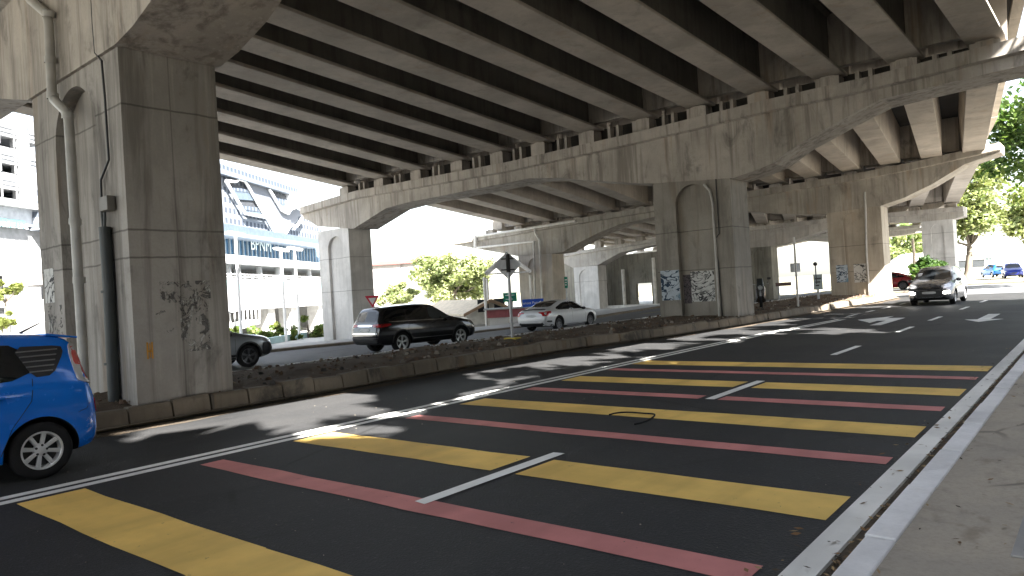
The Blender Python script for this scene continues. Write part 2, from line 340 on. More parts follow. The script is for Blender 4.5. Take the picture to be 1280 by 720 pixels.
# paint
Zp = .004
def rects(name, L, mat):
    mb = MB()
    for x0, x1, y0, y1 in L:
        k = max(1, int((x1-x0)/.5)); j = lambda: random.uniform(-.012, .012)
        e = [(x0+(x1-x0)*i/k, j(), j()) for i in range(k+1)]
        mb.add([(x, y0+a, Zp) for x, a, b in e]+[(x, y1+b, Zp) for x, a, b in e], [[i, i+1, k+2+i, k+1+i] for i in range(k)])
    return mb.build(name, mat, kind='structure')
rects('yellow_bars', [(-7.5, -4.40, 2.05, 2.60), (-4.40, -1.5, 2.05, 2.6), (-7.5, -4.40, 4.86, 5.43), (-4.11, -1.5, 4.86, 5.43), (-7.45, -1.5, 7.63, 8.2), (-7.5, -4.38, 10.25, 10.86), (-4.1, -1.5, 10.25, 10.86), (-7.55, -1.48, 12.72, 13.38), (-7.5, -1.5, -.7, -.15)], P_YEL)
rects('red_bars', [(-7.38, -1.56, 3.65, 3.92), (-7.35, -1.5, 6.47, 6.74), (-7.45, -4.4, 9.12, 9.42), (-4.12, -1.52, 9.12, 9.42), (-7.5, -1.51, 11.76, 12.05), (-7.5, -1.5, .9, 1.15)], P_RED)
def longline(pts0, w):
    mb = MB(); v = []
    for y, x in pts0: v += [(x, y, Zp), (x+w, y, Zp)]
    mb.add(v, [[2*i, 2*i+1, 2*i+3, 2*i+2] for i in range(len(pts0)-1)]); return mb
DL = [(-20, -7.93), (0, -7.93), (10, -7.92), (16, -7.85), (20, -7.74), (26.2, -7.28)]
m1 = longline(DL, .13); m2 = longline([(y, x+.21) for y, x in DL[:-1]]+[(26.0, -7.07)], .13); m1.add(m2.v, m2.f); m1.build('double_line', P_WHITE, kind='structure')
rects('lane_dashes', [(-4.29, -4.16, a, a+1.85) for a in (-6.9, -1.6, 3.82, 9.12, 14.75, 20.2, 24.5, 30.3, 35.6)]+[(-7.4, -7.27, a, a+1.2) for a in (27.6, 30.2, 32.8, 36)], P_WHITE).location.z = .004
def flatpoly(name, pts, mat, z=Zp):
    mb = MB(); mb.add([(x, y, z) for x, y in pts], [list(range(len(pts)))]); return mb.build(name, mat, kind='structure')
flatpoly('lane_arrow', [(-2.88, 23.6), (-2.40, 24.7), (-2.72, 24.7), (-2.72, 27.2), (-3.04, 27.2), (-3.04, 24.7), (-3.36, 24.7)], P_WHITE)
flatpoly('turn_arrow', [(-5.5, 22.9), (-5.2, 22.9), (-5.2, 26.2), (-5.75, 26.2), (-5.75, 27.2), (-6.5, 25.6), (-5.75, 24.0), (-5.75, 24.9), (-5.5, 24.9)], P_WHITE)
rects('side_lane_dashes', [(-22.2, -22.08, a, a+1.6) for a in (-6, -1, 4, 9)], P_WHITE)
for o in bpy.data.objects:
    if o.name == 'side_lane_dashes': o.location.z = -.304
# tyre scrap on the yellow bar
c = onZ(783, 524, .02); mb = MB()
mb.tube([c+Vector((math.cos(a)*.30, math.sin(a)*.42, .012+.012*math.sin(a*3))) for a in [i*.22-.6 for i in range(17)]], .010, 6); mb.build('cable_scrap', BLK, label='loop of black rubber scrap lying on the yellow bar', cat='scrap')
# ------------------------------------------------------------------ viaduct
def column(mb, x0, x1, y0, y1, z0, z1, rec=None, m=0):
    if not rec: mb.box(x0, x1, y0, y1, z0, z1, m); return
    xa, xb, zt, d = rec; r = (xb-xa)/2; xc = (xa+xb)/2; zs = zt-r; N = 16
    arc = [(xc-r*math.cos(math.pi*i/N), zs+r*math.sin(math.pi*i/N)) for i in range(N+1)]
    outline = [(xa, z0)]+arc+[(xb, z0)]
    n = len(outline); o = len(mb.v)
    mb.add([(x, y0, z) for x, z in outline]+[(x, y0+d, z) for x, z in outline], [[i, i+1, n+i+1, n+i] for i in range(n-1)]+[[n+i for i in range(n)]], m)
    F = []; V = [(x0, y0, z0), (xa, y0, z0), (xa, y0, zs), (x0, y0, zs), (xb, y0, z0), (x1, y0, z0), (x1, y0, zs), (xb, y0, zs), (x0, y0, z1), (x1, y0, z1)]
    F = [[0, 1, 2, 3], [4, 5, 6, 7]]; mb.add(V, F, m)
    for i in range(N):
        p, q = arc[i], arc[i+1]; mb.add([(p[0], y0, p[1]), (q[0], y0, q[1]), (q[0], y0, z1), (p[0], y0, z1)], [[0, 1, 2, 3]], m)
    mb.add([(x0, y0, zs), (xa, y0, zs), (xa, y0, z1), (x0, y0, z1)], [[0, 1, 2, 3]], m); mb.add([(xb, y0, zs), (x1, y0, zs), (x1, y0, z1), (xb, y0, z1)], [[0, 1, 2, 3]], m)
    mb.add([(x0, y0, z0), (x1, y0, z0), (x1, y1, z0), (x0, y1, z0), (x0, y0, z1), (x1, y0, z1), (x1, y1, z1), (x0, y1, z1)], [[1, 2, 6, 5], [2, 3, 7, 6], [3, 0, 4, 7], [4, 5, 6, 7], [0, 3, 2, 1]], m)
def cap(mb, lower, upper, y0, y1, lip=.42, out=.17):
    """lower and upper: (x,z) lines from left to right; the top .42 m sticks out as a shelf"""
    def zl(L, x):
        for (a, b), (c, d) in zip(L, L[1:]):
            if a <= x <= c: return b+(d-b)*(x-a)/max(1e-6, c-a)
        return L[-1][1] if x > L[-1][0] else L[0][1]
    xs = sorted(set([round(p[0], 3) for p in lower+upper]))
    low = [(x, zl(lower, x)) for x in xs]; up = [(x, zl(upper, x)) for x in xs]
    for (a, b) in zip(range(len(xs)-1), range(1, len(xs))):
        za, zb = up[a][1], up[b][1]
        la, lb = min(low[a][1], za-lip-.02), min(low[b][1], zb-lip-.02)
        end0, end1 = a == 0, b == len(xs)-1
        sec = lambda x, l, z: [(x, y0, l), (x, y1, l), (x, y1, z-lip-.05), (x, y1+out, z-lip), (x, y1+out, z), (x, y0-out, z), (x, y0-out, z-lip), (x, y0, z-lip-.05)] if l < z-lip-.06 else [(x, y0, l), (x, y1, l), (x, y1, l+.001), (x, y1+out, z-lip), (x, y1+out, z), (x, y0-out, z), (x, y0-out, z-lip), (x, y0, l+.001)]
        A, B = sec(xs[a], la, za), sec(xs[b], lb, zb); n = 8
        mb.add(A+B, [[i, (i+1) % n, n+(i+1) % n, n+i] for i in range(n)]+([list(range(n))] if end0 else [])+([[n+i for i in range(n)][::-1]] if end1 else []))
def lineY(Y, pts): return [(onY(x, y, Y).x, onY(x, y, Y).z) for x, y in pts]
# girder lines: centres and soffit heights at the caps
G2 = [-2.35, -4.35, -6.48, -8.66, -10.85, -13.05, -15.45, -17.85, -20.1, -22.5, -25.2, -27.9, -30.7]
G2 = [x*1.02 for x in G2]; Z2 = [7.86-.0025*(-2.35-x) for x in G2]
G1 = [-2.75, -4.68, -6.6, -8.4, -10.3, -12.15, -14.2, -16.0, -17.8, -19.6, -21.5, -23.5, -25.6]
Z1 = [z+.60 for z in Z2]
PIERS = {}
def pier(key, label, y0, y1): 
    e = empty('bridge_pier', (0, (y0+y1)/2, 0), label=label, cat='bridge pier', group='piers of the flyover'); PIERS[key] = e
    return e
def child(mb, name, mats, root, **kw):     # geometry given in world space
    o = mb.build(name, mats, root, **kw); o.matrix_parent_inverse = Matrix.Translation(-Vector(root.location)); return o
def pedestals(root, xs, zs, ztop, y):
    for x, z in zip(xs, zs):
        zt = ztop(x)
        if z-zt < .06: continue
        mb = MB(); mb.box(x-.36, x+.36, y-.28, y+.28, zt-.02, z-.05); mb.box(x-.22, x+.22, y-.2, y+.2, z-.05, z+.005)
        child(mb, 'bearing', C_CAP, root)
def topfn(up):
    def f(x):
        for (a, b), (c, d) in zip(up, up[1:]):
            if a <= x <= c: return b+(d-b)*(x-a)/(c-a)
        return up[0][1] if x < up[0][0] else up[-1][1]
    return f
# pier 1
p1 = pier('p1', 'huge weathered concrete pier with drain pipe and torn posters beside the blue hatchback', 4.62, 6.12)
mb = MB(); column(mb, -14.72, -11.08, 4.62, 6.12, .1, 5.62, (-13.72, -12.0, 5.36, .22)); child(mb, 'column', C_PIER, p1)
mb = MB(); column(mb, -33.5, -30.5, 4.62, 6.12, -.7, 5.8, (-32.8, -31.2, 5.2, .2)); child(mb, 'column', C_PIER, p1)
low1 = [(-36.5, 7.2), (-34.5, 6.9), (-33.55, 5.7), (-30.45, 5.7), (-28.5, 6.55), (-26, 6.9), (-20, 6.9), (-18.0, 6.55), (-16.3, 5.92), (-14.78, 5.56), (-11.0, 5.56), (-10.4, 5.66), (-9.6, 5.9), (-8.6, 6.35), (-7.4, 6.95), (-6, 7.25), (-4, 7.4), (-1.2, 7.55)]
up1 = [(-36.5, 7.75), (-20, 7.88), (-1.2, 8.28)]
mb = MB(); cap(mb, low1, up1, 4.56, 6.18); child(mb, 'cap', C_CAP, p1)
pedestals(p1, G1, Z1, topfn(up1), 6.0); pedestals(p1, [x-.2 for x in G1], [z+.05 for z in Z1], topfn(up1), 4.75)
# pipes of pier 1 (on the face turned to the traffic)
def onpath(pts, Y): return [onY(x, y, Y) for x, y in pts]
mb = MB(); mb.tube(onpath([(20, -28), (38, 0), (58, 17), (61, 30), (65, 118), (68, 125), (84, 141), (86, 150), (93, 265), (103, 430), (106, 490)], 4.46), .075, 12)
for p in onpath([(61, 18), (63, 75), (66, 120), (85, 145), (94, 277), (99, 350)], 4.46): mb.lathe([(.092, -.05), (.092, .05)], p, (0.1, 0, 1), 12)
child(mb, 'drain_pipe', PVC, p1, smooth=True)
mb = MB(); mb.tube(onpath([(113, -30), (116, 28), (119, 66), (127, 76), (131, 121), (136, 200), (126, 225), (127, 249)], 4.57), .017, 6); child(mb, 'conduit', DARKM, p1)
a, b = onY(125, 247, 4.5), onY(136, 262, 4.5); mb = MB(); mb.box(a.x, b.x, 4.48, 4.6, b.z, a.z); child(mb, 'junction_box', flat('junction_box_grey', (.16, .15, .13), .6), p1, bevel=.01)
mb = MB(); mb.tube(onpath([(127, 262), (129, 285)], 4.55), .022, 6); mb.tube(onpath([(131, 262), (131, 285)], 4.55), .02, 6); mb.tube(onpath([(131, 284), (136, 360), (141, 460), (143, 503)], 4.53), .085, 12)
mb.tube(onpath([(135, 363), (135.2, 366)], 4.53), .1, 12); mb.tube(onpath([(139, 453), (139.2, 456)], 4.53), .1, 12)
child(mb, 'cable_sleeve', flat('cable_sleeve_dark', (.04, .046, .045), .55), p1, smooth=True)
# posters: thin torn sheets
def scribble(name, base, ink, sc=7, thr=.5, cov=.45, third=None, zs=1., lw=.03):
    t = NT(name); P = t.pos; w = t.noise(t.scale(P, (1, 1, zs)), sc, 2, .5, 2.2); k = t.noise(P, 4.3, 5, .7, .8)
    c = t.mix(t.ramp(t.math('ABSOLUTE', t.math('SUBTRACT', w, .5)), lw, lw*1.7, 1, 0), base, ink)
    if third: c = t.mix(t.ramp(t.noise(P, sc*.6, 3), .5, .58), c, third)
    c = t.mix(t.ramp(k, .52, .66, 0, .7), c, tuple(x*.35 for x in base))
    tr = t.n('ShaderNodeBsdfTransparent'); mx = t.n('ShaderNodeMixShader'); t.put(mx.inputs[0], t.ramp(t.noise(P, 5.5, 6, .75, .8), cov-.03, cov+.03))
    t.t.links.new(tr.outputs[0], mx.inputs[1]); t.t.links.new(t.b.outputs[0], mx.inputs[2]); t.t.links.new(mx.outputs[0], t.t.nodes['Material Output'].inputs['Surface'])
    return t.out(c, .8, 0, .2)
TORN = scribble('torn_paper', (.42, .415, .39), (.13, .125, .12), 3.2, .52, .54, None, .35, .06); BILL = scribble('white_graffiti_block', (.62, .62, .60), (.07, .07, .072), 1.5, .49, .30, None, 1.4, .02); BILLB = scribble('blue_graffiti_block', (.50, .56, .62), (.035, .06, .10), 1.3, .47, .34, (.18, .28, .36), 1.5, .025); DRK = scribble('dark_graffiti_block', (.14, .12, .13), (.05, .05, .055), 5, .5, .4)
ORN = flat('orange_stencil', (.55, .27, .04), .7)
def xface(name, X, y0, y1, z0, z1, mat, root): mb = MB(); mb.box(X+.002, X+.006, y0, y1, z0, z1); child(mb, name, mat, root)
def yface(name, Y, x0, x1, z0, z1, mat, root): mb = MB(); mb.box(x0, x1, Y-.006, Y-.002, z0, z1); child(mb, name, mat, root)
xface('torn_poster', -11.08, 5.03, 5.83, 1.75, 2.08, TORN, p1); xface('torn_poster', -11.08, 5.32, 5.78, .98, 1.745, TORN, p1); xface('torn_poster', -11.08, 4.95, 5.30, 1.3, 1.74, scribble('grey_torn_paper', (.30, .29, .27), (.1, .1, .1), 9, .5, .6), p1)
mb = MB()
for y_ in (4.79, 4.86): mb.box(-11.078, -11.074, y_, y_+.022, .93, 1.18)
mb.box(-11.078, -11.074, 4.81, 4.86, 1.03, 1.06); mb.box(-11.078, -11.074, 4.83, 4.845, .95, 1.16); child(mb, 'stencil_mark', ORN, p1)
yface('torn_poster', 4.62, -14.6, -14.15, 1.9, 2.5, BILL, p1); yface('torn_poster', 4.62, -14.5, -13.85, 1.3, 1.85, TORN, p1)
# pier 2
p2 = pier('p2', 'long two legged concrete pier with an arched panel and graffiti on its median column', 24.2, 25.7)
mb = MB(); column(mb, -12.95, -9.98, 24.2, 25.7, -.2, 5.34, (-12.08, -10.72, 5.08, .2)); child(mb, 'column', concrete('median_column_concrete', (.31, .298, .275), .35, (3.42, 2.0), 1., .25), p2)
mb = MB(); column(mb, -33.8, -31.1, 24.2, 25.7, -1, 5.6, (-32.95, -31.6, 5.2, .16)); child(mb, 'column', C_PALE, p2)
Y = 24.1
L = lineY(Y, [(386, 276), (396, 283), (441, 286), (482, 260), (508, 253), (660, 223), (700, 222), (730, 225), (800, 229), (818, 229), (917, 222), (940, 214), (965, 204), (995, 181), (1045, 153), (1075, 137), (1100, 124), (1140, 114), (1185, 103), (1280, 81)])
L = [(L[0][0]-.6, L[0][1]+.2)]+L+[(-.4, L[-1][1]+.28)]
U = lineY(Y, [(374, 260), (445, 239), (640, 202), (800, 165), (960, 125), (1085, 97), (1280, 46)]); U = [(L[0][0], U[0][1])]+U[1:]+[(-.4, U[-1][1]+.2)]
mb = MB(); cap(mb, L, U, 24.14, 25.76, .38); child(mb, 'cap', C_CAP, p2)
tf = topfn(U); m = MB()
for a, b in zip(G2[::-1], G2[::-1][1:]): m.hexa([(a, 24.9, tf(a)-.05), (b, 24.9, tf(b)-.05), (b, 25.1, tf(b)-.05), (a, 25.1, tf(a)-.05)], [(a, 24.9, 7.9), (b, 24.9, 7.9), (b, 25.1, 7.9), (a, 25.1, 7.9)])
child(m, 'upstand', C_SLAB, p2)
for a, b in zip(G2, G2[1:]):
    for k in (-.22, .16):
        x = (a+b)/2+k; m = MB(); m.box(x-.06, x+.06, 24.3, 24.6, tf(x)-.02, 7.8); child(m, 'stopper', C_CAP, p2)
pedestals(p2, G2, Z2, topfn(U), 24.5); pedestals(p2, G2, Z2, topfn(U), 25.45)
mb = MB(); mb.tube(onpath([(893, 150), (895, 230), (899, 292), (893, 300), (898, 330), (903, 395)], 24.16), .02, 8); child(mb, 'conduit', DARKM, p2)
mb = MB(); mb.tube([(-10.72+.1, 24.14, .2), (-10.62, 24.14, 4.3), (-10.7, 24.14, 4.75), (-10.9, 24.14, 5.0)], .05, 8); child(mb, 'conduit', PVC, p2)
yface('graffiti', 24.2, -12.85, -12.1, .95, 2.05, BILLB, p2); yface('graffiti', 24.4, -11.75, -10.85, .85, 1.95, BILL, p2); yface('graffiti', 24.4, -12.05, -11.75, .8, 1.85, DRK, p2)
# pier 3
p3 = pier('p3', 'concrete pier with twin white rainwater pipes on its far leg, behind the white sedan', 42, 43.5)
mb = MB(); column(mb, -11.92, -9.18, 42, 43.5, -.4, 5.02, (-11.1, -10.0, 4.8, .1)); child(mb, 'column', concrete('warm_column_concrete', (.46, .425, .365), .3, (3.0, 1.6), .8, .3), p3)
mb = MB(); column(mb, -34.0, -30.9, 42, 43.5, -1, 4.3, (-33.1, -31.9, 4.0, .12)); child(mb, 'column', concrete('warm_column_concrete', (.52, .49, .44), .15, (), .5, .2), p3)
Y = 41.9
L = lineY(Y, [(575, 307), (590, 310), (625, 316), (645, 320), (690, 317), (703, 315), (720, 305), (750, 290), (775, 280), (818, 271), (925, 264), (1000, 268), (1030, 267), (1101, 257), (1130, 247), (1165, 230), (1206, 205), (1250, 190)])
L = [(L[0][0]-.9, L[0][1]+.45)]+L
U = lineY(Y, [(563, 301), (640, 288), (700, 277), (818, 257), (925, 241), (1060, 219), (1150, 201), (1250, 178)]); U = [(L[0][0], U[0][1])]+U[1:]
mb = MB(); cap(mb, L, U, 41.94, 43.56, .35); child(mb, 'cap', concrete('warm_cap_concrete', (.42, .40, .36), .35, (), 1., .55), p3)
G3R = [(968, 195), (1013, 168), (1061, 136), (1110, 106), (1161, 73), (1213, 41)]
G3 = [onY(p, 180+q/4, 41.8).x for p, q in G3R][::-1]
G3 += [G3[-1]-2.1*i for i in range(1, 3)]
left = [onY(x, y, 41.8).x for x, y in [(798, 257.5), (758, 264.5), (718, 271), (681, 277), (646, 283), (610, 287)]]
G3 = G3+[x for x in left if x < G3[-1]-1.2]
G3 = sorted(G3, reverse=True); Z3 = [interp(sorted([(onY(p, q, 41.8).x, onY(p, q, 41.8).z) for p, q in [(610, 287), (681, 277), (798, 257.5), (968, 229), (1061, 214), (1161, 198), (1213, 190.3)]]), x) for x in G3]
print('G3', len(G3), [round(x, 2) for x in G3], [round(z, 2) for z in Z3])
pedestals(p3, G3, Z3, topfn(U), 42.2)
mb = MB(); Yp = 41.72
mb.tube(onpath([(670, 412), (667, 302), (595, 310), (595, 296), (720, 276)], Yp), .085, 8); mb.tube(onpath([(679, 412), (674, 300), (669, 292), (668, 284)], Yp), .07, 8); mb.tube(onpath([(594, 294), (594, 311)], Yp-.05), .12, 8)
child(mb, 'drain_pipe', PVCW, p3, smooth=True)
yface('graffiti', 42, -11.6, -11.0, 1.05, 2.0, BILLB, p3); yface('graffiti', 42.1, -10.72, -10.1, 1.0, 2.0, BILL, p3)
mb = MB(); mb.tube(onpath([(1087, 372), (1083, 315), (1082, 262), (1081, 240)], 41.92), .05, 8); child(mb, 'conduit', PVC, p3)
# pier 4
p4 = pier('p4', 'far three legged pier with sun dappled right column beyond the grey car', 60, 61.5)
for a, b, zt, m in ((-41.5, -38.65, 3.72, C_PALE), (-23.7, -21.6, 4.2, C_WALL), (-10.5, -8.5, 4.95, C_PALE)):
    mb = MB(); column(mb, a, b, 60, 61.5, -1, zt, (a+.6, b-.6, zt-.3, .1)); child(mb, 'column', m, p4)
low = [(-43.4, 4.6), (-41.6, 3.7), (-38.55, 3.75), (-36, 4.75), (-32, 5.2), (-27, 5.3), (-25.5, 4.6), (-23.8, 4.15), (-21.5, 4.1), (-20, 4.35), (-17.1, 5.05), (-13, 5.2), (-12, 5.05), (-10.6, 4.93), (-8.4, 4.93), (-7.8, 5.05)]
up = [(-43.4, 5.15), (-30, 5.85), (-16, 5.9), (-7.8, 5.75)]
mb = MB(); cap(mb, low, up, 59.94, 61.56, .3); child(mb, 'cap', concrete('pale_cap_concrete', (.45, .44, .42), .3, (), .8, .2), p4)
G4 = [-8.6-2.3*i for i in range(15)]; Z4 = [6.1]*15; pedestals(p4, G4, Z4, topfn(up), 60.3)
p5 = pier('p5', 'farthest pale pier glimpsed in the bright gap behind the median signs', 80, 81.5)
low = [(-46, 5.2), (-37, 5.1), (-34, 4.5), (-31.5, 4.4), (-25, 5.2), (-23, 4.9), (-16, 4.9), (-13.5, 5.1)]; up = [(-46, 5.7), (-13.5, 5.8)]
for a, b in ((-34, -31.5), (-22.0, -19.2)):
    mb = MB(); column(mb, a, b, 80, 81.5, -1, 4.9, (a+.6, b-.6, 4.4, .1)); child(mb, 'column', C_PALE, p5)
mb = MB(); cap(mb, low, up, 79.94, 81.56, .3); child(mb, 'cap', C_PALE, p5)
G5 = [-14.4-2.2*i for i in range(15)]; Z5 = [6.05]*15; pedestals(p5, G5, Z5, topfn(up), 80.3)
# decks
def girder(mb, a, b, wb=.47, wt=.54, h=1.38, ibeam=False):
    A = [Vector((a[0]-wb, a[1], a[2])), Vector((a[0]+wb, a[1], a[2])), Vector((a[0]+wb+.0, a[1], a[2]+.16)), Vector((a[0]+wt, a[1], a[2]+h)), Vector((a[0]-wt, a[1], a[2]+h)), Vector((a[0]-wb, a[1], a[2]+.16))]
    if ibeam:
        A = [Vector((a[0]+x, a[1], a[2]+z)) for x, z in ((-wb, 0), (wb, 0), (wb, .09), (.12, .24), (.12, h-.12), (.24, h), (-.24, h), (-.12, h-.12), (-.12, .24), (-wb, .09))]
    d = Vector(b)-Vector(a); mb.hexa(A, [p+d for p in A])
    if ibeam:      # web coloured darker than the pale flange to deepen the gap shade
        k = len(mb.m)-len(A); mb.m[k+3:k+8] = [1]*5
def span(label, ga, za, ya, gb, zb, yb, mat=C_GIRD, ib=False, h=1.9):
    root = empty('flyover_deck', ((ga[0]+gb[0])/2, (ya+yb)/2, 0), label=label, cat='bridge deck', group='decks of the flyover')
    n = min(len(ga), len(gb))
    for i in range(n):
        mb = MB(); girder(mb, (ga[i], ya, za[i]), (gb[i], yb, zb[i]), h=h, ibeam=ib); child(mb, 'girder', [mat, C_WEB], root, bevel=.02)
    o = .95
    s_ = lambda g, z, y, k: [(g[0]+o, y, z[0]+h+k-.1), (g[0]+.4, y, z[0]+h+k), (g[n-1]-.4, y, z[n-1]+h+k), (g[n-1]-o, y, z[n-1]+h+k-.1)]
    mb = MB(); A = s_(ga, za, ya, 0)+[(x, y, z+.3) for x, y, z in s_(ga, za, ya, 0)][::-1]; B = s_(gb, zb, yb, 0)+[(x, y, z+.3) for x, y, z in s_(gb, zb, yb, 0)][::-1]
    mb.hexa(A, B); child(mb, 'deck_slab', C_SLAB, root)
    for y_, g, z, s2 in ((ya+.5, ga, za, 1), (yb-.5, gb, zb, -1)):    # end diaphragms between the girders
        for i in range(n-1):
            mb = MB(); e_ = .10 if ib else .48; x1, x0 = g[i]-e_, g[i+1]+e_; z0 = (z[i]+z[i+1])/2
            mb.hexa([(x0, y_-.15, z0+.2), (x1, y_-.15, z0+.2), (x1, y_+.15, z0+.2), (x0, y_+.15, z0+.2)], [(x0-.02, y_-.15, z0+h-.01), (x1+.02, y_-.15, z0+h-.01), (x1+.02, y_+.15, z0+h-.01), (x0-.02, y_+.15, z0+h-.01)])
            child(mb, 'diaphragm', C_CAP, root)
    for j, sg in ((0, 1), (n-1, -1)):
        mb = MB(); xa, xb = ga[j]+sg*o, gb[j]+sg*o; za_, zb_ = za[j]+h, zb[j]+h
        q = lambda x, y, z: [(x-.16, y, z-.22), (x+.16, y, z-.22), (x+.16, y, z+1.1), (x-.16, y, z+1.1)]
        mb.hexa(q(xa, ya, za_), q(xb, yb, zb_)); child(mb, 'parapet', C_GIRD, root)
    return root
G0 = [x-.2 for x in G1]; Z0 = [z+.4 for z in Z1]
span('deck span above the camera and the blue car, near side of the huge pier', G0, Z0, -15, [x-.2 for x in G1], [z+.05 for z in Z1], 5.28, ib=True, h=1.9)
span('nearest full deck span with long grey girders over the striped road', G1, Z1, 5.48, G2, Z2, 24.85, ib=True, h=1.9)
span('second deck span with pale flared girders between graffiti pier and white pipe pier', G2, Z2, 25.05, G3[:13] if len(G3) >= 13 else G3, Z3[:13], 42.7)
n3 = len(G3)
span('third deck span reaching from the white pipe pier to the sun dappled column', G3, Z3, 42.9, G4, Z4, 60.7)
span('fourth deck span, last one seen in the bright gap behind the median', G4, Z4, 60.9, G5, Z5, 80.7)
# ------------------------------------------------------------------ vehicles (length along local x, front = +x)
def make_body(P, paint, wheels):
    xs0, xs1 = P['top'][0][0], P['top'][-1][0]; N = 84; mb = MB(); rings = []
    for i in range(N+1):
        t = i/N; x = xs0+(xs1-xs0)*(t-.055*math.sin(2*math.pi*t))
        zt = interp(P['top'], x); zb = interp(P['bot'], x); zk = min(interp(P['belt'], x), zt-.035); zk = max(zk, zb+.1)
        w = interp(P['plan'], x); wt = min(interp(P['topw'], x), w*.97)
        ze = zk+(zt-zk)*.86
        h = [(0, zb), (w*.80, zb), (w*.93, zb+.03), (w*.975, zb+.10), (w*.995, zb+.3*(zk-zb)), (w, zb+.62*(zk-zb)), (w*.992, zk-.05*(zk-zb)-.02), (w*.955, zk)]
        for k in (.2, .4, .6, .8): h.append((w*.955+(wt-w*.955)*k**1.25, zk+(ze-zk)*k))
        h += [(wt, ze), (wt*.965, ze+(zt-ze)*.42), (wt*.87, ze+(zt-ze)*.74), (wt*.6, zt-.004), (0, zt+P.get('crown', .015))]
        rings.append([(x, y, z) for y, z in h]+[(x, -y, z) for y, z in h[-2:0:-1]])
    n = len(rings[0]); v = [p for r in rings for p in r]
    f = [[i*n+k, (i+1)*n+k, (i+1)*n+(k+1) % n, i*n+(k+1) % n] for i in range(N) for k in range(n)]
    f += [list(range(n)), [N*n+k for k in range(n)][::-1]]
    mb.add(v, f)
    o = mb.build('body', [paint, BPLA])
    bvh = BVHTree.FromPolygons([Vector(p) for p in v], f)
    cm = MB()
    for (x, r) in wheels:
        for sg in (1, -1):
            c = MB(); c.lathe([(0.001, 0), (r, 0), (r, .5), (.001, .5)], (x, sg*(P['w']-.29), P['R']), (0, sg, 0), 40); cm.add(c.v, c.f)
    cut = cm.build('cut', BPLA)
    md = o.modifiers.new('b', 'BOOLEAN'); md.object = cut; md.solver = 'EXACT'; md.operation = 'DIFFERENCE'
    dg = bpy.context.evaluated_depsgraph_get(); me = bpy.data.meshes.new_from_object(o.evaluated_get(dg)); o.modifiers.clear(); o.data = me
    bpy.data.objects.remove(cut)
    me.materials.clear(); me.materials.append(paint); me.materials.append(BPLA)
    for p in me.polygons:
        p.material_index = 0
        for (x, r) in wheels:
            d = math.hypot(p.center.x-x, p.center.z-P['R'])
            if d < r+.004 and abs(p.center.y) < P['w']*.93-.0 and (abs(d-r) < .006 or abs(abs(p.center.y)-(P['w']-.29)) < .01): p.material_index = 1
        if p.center.z < interp(P['bot'], p.center.x)+.02: p.material_index = 1
        p.use_smooth = True
    me.set_sharp_from_angle(angle=R(40)); return o, bvh
DIRS = {'L': (Vector((0, 3, 0)), Vector((0, -1, 0)), lambda a, b: Vector((a, 3, b))), 'R': (0, Vector((0, 1, 0)), lambda a, b: Vector((a, -3, b))),
        'F': (0, Vector((-1, 0, 0)), lambda a, b: Vector((5, a, b))), 'B': (0, Vector((1, 0, 0)), lambda a, b: Vector((-5, a, b))), 'T': (0, Vector((0, 0, -1)), lambda a, b: Vector((a, b, 4)))}
def smooth_poly(poly, it=2):
    for _ in range(it):
        q = []
        for i in range(len(poly)):
            a, b = poly[i], poly[(i+1) % len(poly)]
            q += [(a[0]*.82+b[0]*.18, a[1]*.82+b[1]*.18), (a[0]*.18+b[0]*.82, a[1]*.18+b[1]*.82)]
        poly = q
    return poly
def patch(bvh, side, poly, name, mat, root, off=.004, h=.09, rnd=1, skirt=.02):
    poly = smooth_poly(poly, rnd) if rnd else poly
    b = []                                            # densify the outline
    for i in range(len(poly)):
        p, q = poly[i], poly[(i+1) % len(poly)]; k = max(1, int(math.hypot(q[0]-p[0], q[1]-p[1])/h))
        b += [(p[0]+(q[0]-p[0])*j/k, p[1]+(q[1]-p[1])*j/k) for j in range(k)]
    n = len(b); pts = list(b); x0, x1 = min(p[0] for p in b), max(p[0] for p in b); y0, y1 = min(p[1] for p in b), max(p[1] for p in b)
    def inside(x, y):
        c = False; md = 9
        for i in range(n):
            (xa, ya), (xb, yb) = b[i], b[(i+1) % n]
            if (ya > y) != (yb > y) and x < (xb-xa)*(y-ya)/(yb-ya)+xa: c = not c
            md = min(md, math.hypot(x-xa, y-ya))
        return c and md > h*.45
    gx = x0+h/2
    while gx < x1:
        gy = y0+h/2
        while gy < y1:
            if inside(gx, gy): pts.append((gx, gy))
            gy += h
        gx += h
    r = delaunay_2d_cdt([Vector(p) for p in pts], [], [list(range(n))], 1, 1e-5)
    V, F, orig = r[0], r[2], r[3]
    _, d, mk = DIRS[side]; out = []
    for p in V:
        o = mk(p[0], p[1]); loc, nor, _, _ = bvh.ray_cast(o, d)
        if loc is None: loc, nor, _, _ = bvh.find_nearest(o+d*2.2)
        if nor.dot(d) > 0: nor = -nor
        out.append((loc, nor))
    mb = MB(); vs = [l+nn*off for l, nn in out]; mb.add(vs, [list(f) for f in F])
    cnt = {}
    for f in F:
        for i in range(len(f)):
            e = (f[i], f[(i+1) % len(f)]); k = tuple(sorted(e)); cnt.setdefault(k, []).append(e)
    for k, e in cnt.items():
        if len(e) == 1:
            a, c = e[0]; mb.add([vs[a], vs[c], out[c][0]-out[c][1]*skirt, out[a][0]-out[a][1]*skirt], [[0, 1, 2, 3]])
    return mb.build(name, mat, root, smooth=True)
